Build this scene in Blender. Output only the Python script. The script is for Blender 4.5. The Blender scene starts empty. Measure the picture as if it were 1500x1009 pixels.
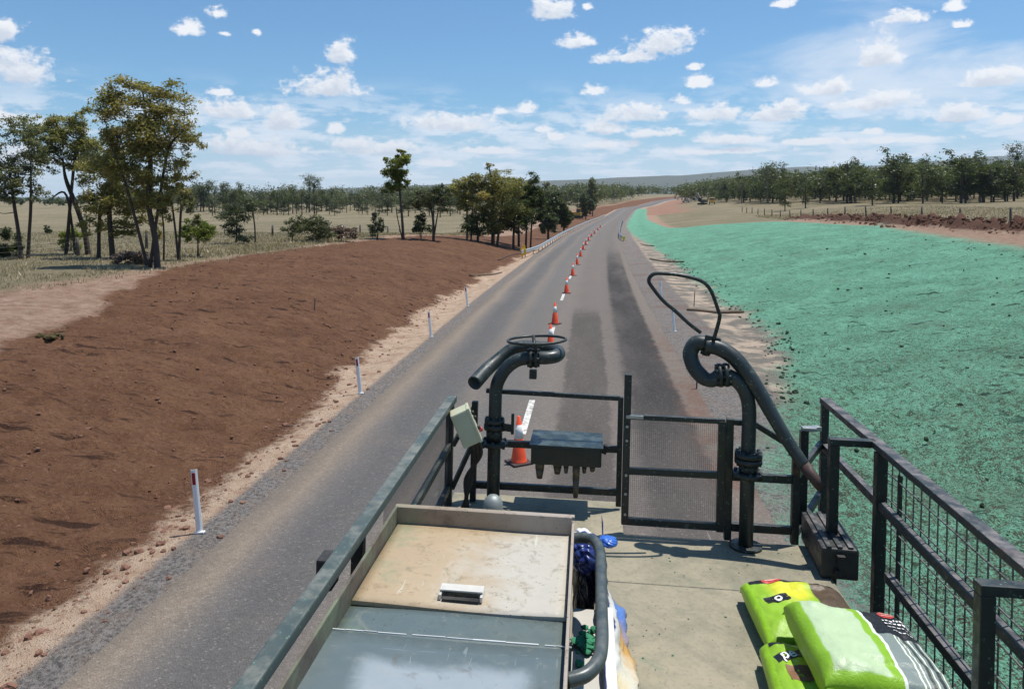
import bpy, bmesh, math, random
import numpy as np
from mathutils import Vector, Matrix, Euler

random.seed(7); RNG = np.random.default_rng(7)
S = bpy.context.scene
COL = S.collection
R = math.radians

# ------------------------------------------------------------------ camera constants
F, CX, CY, CH = 1150.0, 750.0, 300.0, 5.0       # focal length (px of the 1500 px frame), horizon row, eye height
YAW = R(5.61)                                    # the road runs 5.6 degrees to the right of the view axis
SA, CA = math.sin(YAW), math.cos(YAW)

# ------------------------------------------------------------------ scene helpers
def tag(o, label=None, cat=None, group=None, kind=None):
    if label: o['label'] = label
    if cat: o['category'] = cat
    if group: o['group'] = group
    if kind: o['kind'] = kind
    return o

def link(o, parent=None):
    COL.objects.link(o)
    if parent is not None: o.parent = parent
    return o

def empty(name, loc=(0, 0, 0), rot=(0, 0, 0)):
    o = bpy.data.objects.new(name, None)
    o.location = loc; o.rotation_euler = rot
    return link(o)

def obj(name, bm, mat, parent=None, smooth=None):
    me = bpy.data.meshes.new(name)
    bm.normal_update(); bm.to_mesh(me); bm.free()
    for m in (mat if isinstance(mat, (list, tuple)) else [mat]): me.materials.append(m)
    if smooth is not None:
        me.polygons.foreach_set('use_smooth', [smooth] * len(me.polygons))
    return link(bpy.data.objects.new(name, me), parent)

def np_mesh(name, verts, quads=None, tris=None, mat=None, smooth=False, parent=None, mesh_only=False):
    me = bpy.data.meshes.new(name)
    verts = np.asarray(verts, dtype=np.float32)
    me.vertices.add(len(verts)); me.vertices.foreach_set('co', verts.ravel())
    nq = 0 if quads is None else len(quads); nt = 0 if tris is None else len(tris)
    idx = []; starts = []
    if nq: idx.append(np.asarray(quads, np.int32).ravel()); starts.append(np.arange(nq) * 4)
    if nt: idx.append(np.asarray(tris, np.int32).ravel()); starts.append(nq * 4 + np.arange(nt) * 3)
    idx = np.concatenate(idx); starts = np.concatenate(starts).astype(np.int32)
    me.loops.add(len(idx)); me.loops.foreach_set('vertex_index', idx)
    me.polygons.add(nq + nt); me.polygons.foreach_set('loop_start', starts)
    me.polygons.foreach_set('use_smooth', np.full(nq + nt, smooth))
    me.update(calc_edges=True)
    if mat: me.materials.append(mat)
    if mesh_only: return me
    return link(bpy.data.objects.new(name, me), parent)

def attr(me, name, vals):
    a = me.attributes.new(name, 'FLOAT', 'POINT'); a.data.foreach_set('value', np.asarray(vals, np.float32))

def copy_tree(o, parent=None):
    c = o.copy(); COL.objects.link(c)
    if parent is not None: c.parent = parent
    for ch in list(o.children): copy_tree(ch, c)
    return c

# ---- bmesh shapes
def merge(bm, tmp):
    me = bpy.data.meshes.new('tmp'); tmp.to_mesh(me); tmp.free(); bm.from_mesh(me); bpy.data.meshes.remove(me)

def box(bm, c, size, rot=None, bev=0.004, smooth=False):
    t = bmesh.new(); bmesh.ops.create_cube(t, size=1.0)
    for v in t.verts: v.co = Vector((v.co.x * size[0], v.co.y * size[1], v.co.z * size[2]))
    if bev: bmesh.ops.bevel(t, geom=t.edges[:], offset=min(bev, min(size) * .3), segments=2, profile=.6, affect='EDGES')
    M = Matrix.Translation(c) @ ((rot.to_matrix() if isinstance(rot, Euler) else rot).to_4x4() if rot is not None else Matrix())
    bmesh.ops.transform(t, matrix=M, verts=t.verts); merge(bm, t)

def bar(bm, a, b, w, h, up=(0, 0, 1), bev=0.004):
    a, b = Vector(a), Vector(b); d = (b - a); L = d.length; d.normalize()
    up = Vector(up)
    if abs(d.dot(up)) > .98: up = Vector((0, 1, 0))
    x = d.cross(up).normalized(); z = x.cross(d).normalized()
    box(bm, (a + b) / 2, (w, L, h), Matrix((x, d, z)).transposed(), bev)

def smooth_path(pts, n=8):
    P = [Vector(p) for p in pts]
    if len(P) < 3: return P
    out = []
    for i in range(len(P) - 1):
        p0 = P[max(i - 1, 0)]; p1 = P[i]; p2 = P[i + 1]; p3 = P[min(i + 2, len(P) - 1)]
        for k in range(n):
            t = k / n
            out.append(.5 * ((2 * p1) + (p2 - p0) * t + (2 * p0 - 5 * p1 + 4 * p2 - p3) * t * t + (3 * p1 - p0 - 3 * p2 + p3) * t ** 3))
    out.append(P[-1]); return out

def tube(bm, pts, r, segs=14, cap=True, inner=None):
    pts = [Vector(p) for p in pts]; n = len(pts)
    rr = list(r) if isinstance(r, (list, tuple)) else [r] * n
    if len(rr) != n: rr = list(np.interp(np.linspace(0, 1, n), np.linspace(0, 1, len(rr)), rr))
    t0 = (pts[1] - pts[0]).normalized()
    ref = Vector((0, 0, 1)) if abs(t0.z) < .9 else Vector((1, 0, 0))
    nrm = t0.cross(ref).normalized(); rings = []
    for i, p in enumerate(pts):
        t = ((pts[min(i + 1, n - 1)] - pts[max(i - 1, 0)])).normalized()
        nrm = (nrm - t * nrm.dot(t)).normalized(); b = t.cross(nrm)
        rings.append([bm.verts.new(p + (nrm * math.cos(k * 2 * math.pi / segs) + b * math.sin(k * 2 * math.pi / segs)) * rr[i]) for k in range(segs)])
    for i in range(n - 1):
        for k in range(segs):
            f = bm.faces.new((rings[i][k], rings[i][(k + 1) % segs], rings[i + 1][(k + 1) % segs], rings[i + 1][k])); f.smooth = True
    if cap:
        bm.faces.new(rings[0][::-1])
        if inner is None: bm.faces.new(rings[-1])
        else:
            t = (pts[-1] - pts[-2]).normalized()
            a = [bm.verts.new(pts[-1] + (v.co - pts[-1]) * inner) for v in rings[-1]]
            b2 = [bm.verts.new(v.co - t * .22) for v in a]
            for k in range(segs):
                j = (k + 1) % segs
                bm.faces.new((rings[-1][k], rings[-1][j], a[j], a[k])); f = bm.faces.new((a[k], a[j], b2[j], b2[k])); f.smooth = True
            bm.faces.new(b2)

def cyl(bm, a, b, r, segs=18, r2=None):
    tube(bm, [a, b], [r, r if r2 is None else r2], segs)

def flange(bm, c, axis, r, thick, bolts=8, br=.011):
    c = Vector(c); ax = Vector(axis).normalized()
    cyl(bm, c - ax * thick / 2, c + ax * thick / 2, r, 24)
    ref = Vector((0, 0, 1)) if abs(ax.z) < .9 else Vector((1, 0, 0))
    u = ax.cross(ref).normalized(); v = ax.cross(u)
    for k in range(bolts):
        q = c + (u * math.cos(k * 2 * math.pi / bolts) + v * math.sin(k * 2 * math.pi / bolts)) * (r - br * 1.4)
        cyl(bm, q - ax * (thick / 2 + .014), q + ax * (thick / 2 + .014), br, 6)

def lathe(bm, prof, segs=20):
    rings = [[bm.verts.new((r * math.cos(k * 2 * math.pi / segs), r * math.sin(k * 2 * math.pi / segs), z)) for k in range(segs)] for r, z in prof]
    for i in range(len(rings) - 1):
        for k in range(segs):
            f = bm.faces.new((rings[i][k], rings[i][(k + 1) % segs], rings[i + 1][(k + 1) % segs], rings[i + 1][k])); f.smooth = True
    bm.faces.new(rings[0][::-1]); bm.faces.new(rings[-1])

# ------------------------------------------------------------------ numpy gradient noise
_P = RNG.permutation(256); _P = np.concatenate([_P, _P])
_G = RNG.normal(size=(256, 2)); _G /= np.linalg.norm(_G, axis=1)[:, None]
def pnoise(x, y):
    xi = np.floor(x).astype(int); yi = np.floor(y).astype(int); xf = x - xi; yf = y - yi
    xi &= 255; yi &= 255
    u = xf * xf * xf * (xf * (xf * 6 - 15) + 10); v = yf * yf * yf * (yf * (yf * 6 - 15) + 10)
    def g(ix, iy, dx, dy):
        h = _G[_P[_P[ix & 255] + (iy & 255)]]; return h[..., 0] * dx + h[..., 1] * dy
    a = g(xi, yi, xf, yf); b = g(xi + 1, yi, xf - 1, yf); c = g(xi, yi + 1, xf, yf - 1); d = g(xi + 1, yi + 1, xf - 1, yf - 1)
    return (a + u * (b - a)) + v * ((c + u * (d - c)) - (a + u * (b - a)))
def fbm(x, y, o=4, g=.5):
    s = 0; A = 1.0; k = 1.0
    for i in range(o):
        s = s + A * pnoise(x * k + 17.3 * i, y * k - 9.1 * i); A *= g; k *= 2.03
    return s
def sstep(a, b, x):
    t = np.clip((np.asarray(x, float) - a) / (b - a), 0, 1); return t * t * (3 - 2 * t)

# ------------------------------------------------------------------ terrain functions (s along the road, u across it, right positive)
def tab(t):
    xs = np.array([p[0] for p in t], float); ys = np.array([p[1] for p in t], float)
    g = np.linspace(xs[0], xs[-1], 4000); v = np.interp(g, xs, ys)
    k = 41; v2 = np.convolve(np.pad(v, k // 2, mode='edge'), np.ones(k) / k, 'valid')
    return lambda q: np.interp(q, g, v2)
_off1 = tab([(-60, 0), (40, 0), (55, .15), (77, .5), (93, .9), (123, 1.7), (155, 3.1), (187, 4.6), (220, 6.4), (253, 8.6), (300, 11.8), (400, 19.5)])
_off2 = tab([(380, 17.9), (400, 19.5), (480, 28), (556, 40), (700, 62), (850, 98), (1200, 210), (2000, 520)])
def off(s):
    s = np.asarray(s, float); return np.where(s < 390, _off1(s), _off2(s)) * (s > 0)
_rz1 = tab([(-200, 0), (180, 0), (250, .12), (300, .6), (400, 2.5), (550, 4.2), (700, 8), (850, 12.4), (1200, 20), (3000, 20)])
def roadz(s): return _rz1(s)
def prof(t):
    xs = np.array([p[0] for p in t], float); ys = np.array([p[1] for p in t], float)
    return lambda q: np.interp(q, xs, ys)
PL = prof([(-9000, 5), (-1500, 3.5), (-500, 2.0), (-150, 2.0), (-60, 2.15), (-30, 1.95), (-24, 1.9), (-19, 1.78), (-16, 1.6), (-13.2, 1.3), (-11, .85), (-9.2, .38), (-8, .04), (-7.1, -.12), (-6.3, -.04), (-5, 0), (0, 0)])
PLf = prof([(-9000, 5), (-1500, 3.5), (-500, 2.0), (-150, 1.2), (-60, .8), (-30, .5), (-22, .4), (-16, .25), (-12, .05), (-9, -.2), (-7.1, -.15), (-6.3, -.05), (-5, 0), (0, 0)])
PR = prof([(0, 0), (5, 0), (6, -.08), (7, -.02), (8.5, .25), (12, .85), (17, 1.75), (20, 2.1), (25, 2.45), (30.5, 2.8), (36, 3.3), (60, 4.0), (150, 6.7), (300, 13), (600, 27), (1200, 45), (2500, 55), (9000, 40)])
def gz(s, u):
    s = np.asarray(s, float); u = np.asarray(u, float)
    wl = sstep(75, 125, s)
    left = PL(u) * (1 - wl) + PLf(u) * wl
    right = PR(u) + sstep(140, 300, s) * 1.6 * sstep(18, 50, u) - sstep(110, 170, s) * 1.0 * sstep(8, 16, u) * (1 - sstep(40, 70, u))
    base = np.where(u < 0, left, right)
    k = 1 - sstep(40, 900, np.abs(u)) * .5
    z = base + roadz(s) * k
    z = z + (fbm(s * .02, u * .02, 3) * 1.2) * sstep(40, 200, np.abs(u))
    return z
def su(X, Y):
    X = np.asarray(X, float); Y = np.asarray(Y, float)
    s = X * SA + Y * CA; t = X * CA - Y * SA
    return s, t - off(s)
def xy(s, u):
    t = u + off(s); return t * CA + s * SA, -t * SA + s * CA
def ground(X, Y):
    s, u = su(X, Y); return float(gz(s, u))
def place(px, py, ymax=3000):
    """the point of the ground seen at a photo pixel"""
    dx = (px - CX) / F; dz = (CY - py) / F
    Y = 4.0; prev = Y
    while Y < ymax:
        if CH + dz * Y <= ground(dx * Y, Y):
            a, b = prev, Y
            for _ in range(24):
                m = (a + b) / 2
                if CH + dz * m <= ground(dx * m, m): b = m
                else: a = m
            return Vector((dx * b, b, ground(dx * b, b)))
        prev = Y; Y *= 1.012
    return Vector((dx * ymax, ymax, ground(dx * ymax, ymax)))
def at(px, Y):
    X = (px - CX) / F * Y; return Vector((X, Y, ground(X, Y)))

# ------------------------------------------------------------------ node helpers
class NT:
    def __init__(s, tree): s.t = tree; s.n = tree.nodes; s.l = tree.links
    def new(s, t, **kw):
        n = s.n.new(t)
        for k, v in kw.items(): setattr(n, k, v)
        return n
    def put(s, sock, v):
        if v is None: return
        if hasattr(v, 'is_output'): s.l.new(v, sock)
        else:
            if sock.type == 'RGBA' and len(v) == 3: v = (*v, 1)
            sock.default_value = v
    def coord(s, kind='Object'): return s.new('ShaderNodeTexCoord').outputs[kind]
    def attr(s, name): n = s.new('ShaderNodeAttribute'); n.attribute_name = name; return n.outputs['Fac']
    def attrc(s, name): n = s.new('ShaderNodeAttribute'); n.attribute_name = name; return n.outputs['Color']
    def noise(s, scale, detail=4, rough=.55, vec=None, dist=0, dims='3D'):
        n = s.new('ShaderNodeTexNoise'); n.inputs['Scale'].default_value = scale; n.inputs['Detail'].default_value = detail
        n.inputs['Roughness'].default_value = rough; n.inputs['Distortion'].default_value = dist
        s.put(n.inputs['Vector'], vec); return n.outputs['Fac']
    def voro(s, scale, vec=None, feature='F1', out='Distance', rand=1):
        n = s.new('ShaderNodeTexVoronoi'); n.feature = feature; n.inputs['Scale'].default_value = scale; n.inputs['Randomness'].default_value = rand
        s.put(n.inputs['Vector'], vec); return n.outputs[out]
    def math(s, op, a, b=None, c=None, clamp=False):
        n = s.new('ShaderNodeMath'); n.operation = op; n.use_clamp = clamp
        for i, v in enumerate((a, b, c)): s.put(n.inputs[i], v)
        return n.outputs[0]
    def vmath(s, op, a, b=None, c=None, out=0):
        n = s.new('ShaderNodeVectorMath'); n.operation = op
        for i, v in enumerate((a, b, c)): s.put(n.inputs[i], v)
        return n.outputs[out]
    def mix(s, f, a, b, blend='MIX'):
        n = s.new('ShaderNodeMix'); n.data_type = 'RGBA'; n.blend_type = blend
        s.put(n.inputs[0], f); s.put(n.inputs[6], a); s.put(n.inputs[7], b); return n.outputs[2]
    def mr(s, v, a, b, c=0, d=1, smooth=True):
        n = s.new('ShaderNodeMapRange'); n.interpolation_type = 'SMOOTHSTEP' if smooth else 'LINEAR'
        for i, q in enumerate((v, a, b, c, d)): s.put(n.inputs[i], q)
        return n.outputs[0]
    def sep(s, v): n = s.new('ShaderNodeSeparateXYZ'); s.put(n.inputs[0], v); return n.outputs
    def comb(s, x, y, z=0.0):
        n = s.new('ShaderNodeCombineXYZ')
        for i, q in enumerate((x, y, z)): s.put(n.inputs[i], q)
        return n.outputs[0]
    def scale(s, v, k): return s.vmath('MULTIPLY', v, k)
    def bump(s, h, strength=.5, dist=.02, normal=None):
        n = s.new('ShaderNodeBump'); n.inputs['Strength'].default_value = strength; n.inputs['Distance'].default_value = dist
        s.put(n.inputs['Height'], h)
        if normal is not None: s.put(n.inputs['Normal'], normal)
        return n.outputs[0]
    def ramp(s, f, stops):
        n = s.new('ShaderNodeValToRGB'); r = n.color_ramp
        while len(r.elements) < len(stops): r.elements.new(.5)
        for e, (p, c) in zip(r.elements, stops): e.position = p; e.color = (*c, 1)
        s.put(n.inputs[0], f); return n.outputs[0]

def mat(name):
    m = bpy.data.materials.new(name); m.use_nodes = True
    t = NT(m.node_tree); b = t.n['Principled BSDF']
    def out(color=None, rough=None, normal=None, metal=None, spec=None):
        t.put(b.inputs['Base Color'], color); t.put(b.inputs['Roughness'], rough); t.put(b.inputs['Normal'], normal)
        t.put(b.inputs['Metallic'], metal); t.put(b.inputs['Specular IOR Level'], spec)
    return m, t, out

def plain(name, c, rough=.5, var=.25, scale=6, metal=0, dust=None, spec=.5, bumpd=0, worn=False):
    m, t, out = mat(name); co = t.coord()
    n = t.noise(scale, 6, .65, co)
    col = t.mix(n, tuple(x * (1 - var) for x in c), tuple(min(1, x * (1 + var)) for x in c))
    if dust:
        nz = t.sep(t.new('ShaderNodeNewGeometry').outputs['Normal'])[2]
        d = t.math('MULTIPLY', t.mr(nz, .2, .95), t.mr(t.noise(9, 5, .7, co), .38, .66))
        col = t.mix(t.math('MULTIPLY', d, dust[3]), col, dust[:3])
    if worn:                                         # rust bruises, chips and dried green spray
        col = t.mix(t.math('MULTIPLY', t.mr(t.noise(5, 7, .75, co, .8), .60, .68), .7), col, (.085, .045, .028))
        col = t.mix(t.math('MULTIPLY', t.mr(t.noise(17, 6, .7, t.vmath('ADD', co, (4, 1, 7))), .60, .68), .55), col, (.10, .13, .105))
        col = t.mix(t.mr(t.voro(34, co), .16, .10), col, (.10, .20, .14))
    out(col, t.mr(t.noise(scale * 3, 4, .6, co), .3, .7, max(rough - .12, .05), min(rough + .15, 1)), t.bump(t.noise(scale * 8, 4, .6, co), .3, bumpd) if bumpd else None, metal, spec)
    return m

# ------------------------------------------------------------------ camera, sun, sky
cam = bpy.data.cameras.new('camera'); cam.sensor_width = 36; cam.sensor_fit = 'HORIZONTAL'; cam.lens = 36 * F / 1500
cam.shift_y = (CY - 504.5) / 1500; cam.clip_start = .1; cam.clip_end = 40000
co = link(bpy.data.objects.new('camera', cam)); co.location = (0, 0, CH); co.rotation_euler = (R(90), 0, 0)
S.camera = co
SUN_AZ, SUN_EL = R(68), R(73)
sv = Vector((math.cos(SUN_EL) * math.sin(SUN_AZ), math.cos(SUN_EL) * math.cos(SUN_AZ), math.sin(SUN_EL)))
sl = bpy.data.lights.new('sun', 'SUN'); sl.energy = 4.6; sl.angle = R(.53); sl.color = (1, .96, .9)
so = link(bpy.data.objects.new('sun', sl)); so.rotation_euler = sv.to_track_quat('Z', 'Y').to_euler(); so.location = (20, 10, 60)
S.view_settings.view_transform = 'Standard'; S.view_settings.look = 'None'; S.view_settings.exposure = .2; S.view_settings.gamma = 1
S.cycles.max_bounces = 7; S.cycles.transparent_max_bounces = 6; S.cycles.diffuse_bounces = 4; S.cycles.glossy_bounces = 2
S.cycles.caustics_reflective = False; S.cycles.caustics_refractive = False
S.cycles.use_denoising = True

W = bpy.data.worlds.new('World'); S.world = W; W.use_nodes = True
def build_sky():
    t = NT(W.node_tree); bg = t.n['Background']
    sky = t.new('ShaderNodeTexSky'); sky.sky_type = 'NISHITA'; sky.sun_disc = False
    sky.sun_elevation = SUN_EL; sky.sun_rotation = SUN_AZ; sky.air_density = 1.0; sky.dust_density = .6; sky.ozone_density = 1.6; sky.altitude = 300
    d = t.vmath('NORMALIZE', t.coord('Generated'))
    x, y, z = t.sep(d)
    az = t.math('ARCTAN2', x, y); el = t.math('ARCSINE', z)
    # the separate cumulus of the day: azimuth, elevation, half width, height above and below its base line (radians)
    C = [(0, 46, 33, 18, 14), (35, 106, 52, 30, 18), (5, 172, 40, 14, 12), (274, 42, 24, 13, 10), (318, 20, 16, 10, 8), (330, 50, 10, 4, 4), (376, 48, 8, 6, 5),
         (498, 82, 23, 22, 11), (478, 134, 50, 30, 9), (340, 168, 55, 24, 8), (418, 182, 38, 22, 8), (352, 196, 22, 14, 6), (325, 135, 20, 8, 6), (490, 190, 13, 9, 6),
         (810, 22, 38, 24, 8), (860, 10, 9, 6, 5), (845, 62, 27, 14, 9), (920, 85, 52, 14, 8), (970, 68, 48, 24, 12), (871, 134, 20, 11, 5), (662, 185, 76, 20, 8),
         (768, 162, 19, 11, 5), (737, 164, 15, 9, 5), (815, 202, 20, 9, 4), (796, 190, 14, 6, 4), (925, 172, 47, 18, 8), (890, 190, 38, 10, 6), (1020, 122, 23, 15, 6), (1018, 100, 13, 7, 4),
         (1000, 150, 17, 14, 5), (1045, 170, 44, 18, 8), (1130, 172, 54, 14, 8), (1160, 160, 30, 16, 6), (1115, 124, 26, 10, 5), (1325, 28, 33, 16, 7), (1400, 10, 16, 12, 7), (1408, 38, 20, 10, 4),
         (1150, 6, 18, 8, 6), (1288, 92, 32, 46, 6), (1450, 122, 60, 22, 6), (1410, 172, 42, 24, 6), (1480, 178, 30, 10, 6), (1280, 152, 70, 18, 10), (1210, 134, 42, 15, 8), (960, 196, 50, 9, 7), (880, 212, 60, 7, 6),
         (560, 222, 70, 14, 7), (380, 222, 80, 20, 9), (520, 212, 40, 12, 6), (40, 232, 60, 16, 9), (1060, 206, 60, 9, 6), (1190, 208, 50, 6, 5), (1060, 222, 90, 5, 5), (720, 222, 50, 7, 5), (640, 240, 40, 8, 5), (1275, 194, 20, 6, 4), (1310, 206, 80, 6, 5)]
    big = [c for c in C if c[2] * (c[3] + c[4]) > 560]; small = [c for c in C if c not in big]
    def group(name, lst):
        g = bpy.data.node_groups.new(name, 'ShaderNodeTree')
        g.interface.new_socket('P', in_out='INPUT', socket_type='NodeSocketVector'); g.interface.new_socket('D', in_out='OUTPUT', socket_type='NodeSocketFloat')
        gt = NT(g); gi = gt.new('NodeGroupInput'); go = gt.new('NodeGroupOutput'); P = gi.outputs[0]; acc = None
        for px, py, w, hu, hd in lst:
            X = (px - CX) / F; Z = (CY - py) / F; hyp = math.hypot(X, 1)
            a0 = math.atan2(X, 1); e0 = math.atan2(Z, hyp); cz = math.cos(a0)
            w = w / F * cz * cz * 1.28; hu = hu * 1.35 / F * cz; hd = hd * 1.25 / F * cz
            q = gt.vmath('MULTIPLY_ADD', P, (1 / w, 1 / hu, 1 / hd), (-a0 / w, -e0 / hu, -e0 / hd))
            q = gt.vmath('MAXIMUM', q, (-99, 0, -99)); q = gt.vmath('MINIMUM', q, (99, 99, 0))
            r = gt.vmath('LENGTH', q, out=1)
            acc = r if acc is None else gt.math('MINIMUM', acc, r)
        gt.l.new(acc, go.inputs[0]); return g
    gb, gs = group('large_cumulus', big), group('small_cumulus', small)
    def use(g, P):
        n = t.new('ShaderNodeGroup'); n.node_tree = g; t.l.new(P, n.inputs[0]); return n.outputs[0]
    P0 = t.comb(az, el, el); P1 = t.vmath('ADD', P0, (.003, .009, .009))
    def nz(P, d1): return t.math('MULTIPLY', t.math('SUBTRACT', t.noise(30, d1, .62, t.vmath('MULTIPLY', P, (1, 1.5, 0)), .35), .5), 2.1)
    n2 = t.math('MULTIPLY', t.math('SUBTRACT', t.noise(120, 4, .6, t.vmath('MULTIPLY', P0, (1, 1.3, 0)), .2), .5), .9)
    rb, rs_ = use(gb, P0), use(gs, P0)
    f0 = t.math('ADD', t.math('SUBTRACT', 1.0, t.math('MINIMUM', rb, rs_)), t.math('ADD', nz(P0, 6), n2))
    f1 = t.math('ADD', t.math('SUBTRACT', 1.0, use(gb, P1)), t.math('ADD', nz(P1, 4), n2))
    dens = t.mr(f0, .08, .62)
    lit = t.mr(f1, .0, .95, 1, 0)                # little cloud above this spot: it is a sunlit top
    # low banks of small cumulus far away and thin high veils
    lay = t.comb(t.math('DIVIDE', x, t.math('ADD', z, .05)), t.math('DIVIDE', y, t.math('ADD', z, .05)), 0.0)
    ln = t.math('ADD', t.math('MULTIPLY', t.noise(1.05, 6, .62, lay, .4), .45), t.math('MULTIPLY', t.noise(15, 7, .62, t.vmath('MULTIPLY', t.comb(az, el, 0.0), (1, 2.6, 1)), .3), .55))
    low = t.math('MULTIPLY', t.mr(ln, .45, .54), t.math('MULTIPLY', t.mr(el, .165, .09), t.mr(el, .01, .05)))
    low = t.math('MULTIPLY', low, .66)
    vn = t.noise(2.2, 8, .62, t.vmath('MULTIPLY', t.comb(az, el, 0.0), (1.6, 5.5, 1)), .8)
    vn2 = t.math('ADD', vn, t.math('MULTIPLY', t.math('SUBTRACT', 1.0, t.math('ADD', t.math('MULTIPLY', t.math('ABSOLUTE', t.math('SUBTRACT', az, .44)), 4.2), t.math('MULTIPLY', t.math('ABSOLUTE', t.math('SUBTRACT', el, .142)), 11.0))), .30))
    veil = t.math('MULTIPLY', t.mr(vn2, .46, .80), .72)
    hz = t.mr(el, .14, -.01, 0, 1)
    skyc = t.mix(1, sky.outputs[0], (.62, .94, 1.13), 'MULTIPLY')
    skyc = t.mix(t.math('MULTIPLY', t.math('POWER', hz, 1.3), .80), skyc, (6.7, 7.7, 9.0))
    white = (8.6, 8.7, 8.9)
    c = t.mix(veil, skyc, (7.5, 8.0, 8.7))
    c = t.mix(low, c, t.mix(t.mr(ln, .47, .60), (7.0, 7.7, 8.7), (9.0, 9.2, 9.6)))
    cloud = t.mix(lit, (6.0, 6.5, 7.3), white)
    edge = t.math('MULTIPLY', dens, .97)
    c = t.mix(edge, c, cloud)
    t.l.new(c, bg.inputs['Color']); bg.inputs['Strength'].default_value = .1
build_sky()
W.cycles.sampling_method = 'NONE'

# ------------------------------------------------------------------ ground
bl_t = prof([(-200, -14), (0, -14), (18, -14.5), (23, -15.7), (28, -17.6), (38, -21), (50, -21.5), (80, -19), (105, -16.5), (130, -13), (180, -15), (300, -19), (450, -20), (700, -24), (2000, -24)])
br_t = prof([(-200, -6.55), (13, -6.6), (17, -6.7), (24, -7.4), (30, -7.8), (52, -7.5), (90, -7), (130, -6.7), (2000, -6.5)])
gi_t = prof([(-200, 3.0), (14, 3.2), (18, 3.9), (22, 5.1), (26, 6.3), (32, 7.1), (40, 7.0), (80, 6.9), (110, 6.3), (140, 4.8), (200, 4.2), (420, 4.0), (2000, 4)])
go_t = prof([(-200, 20.5), (0, 21), (40, 24.5), (60, 26.5), (85, 29.5), (125, 26.5), (142, 19), (160, 12.5), (240, 10), (400, 9.5), (440, 3), (2000, 3)])

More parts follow.
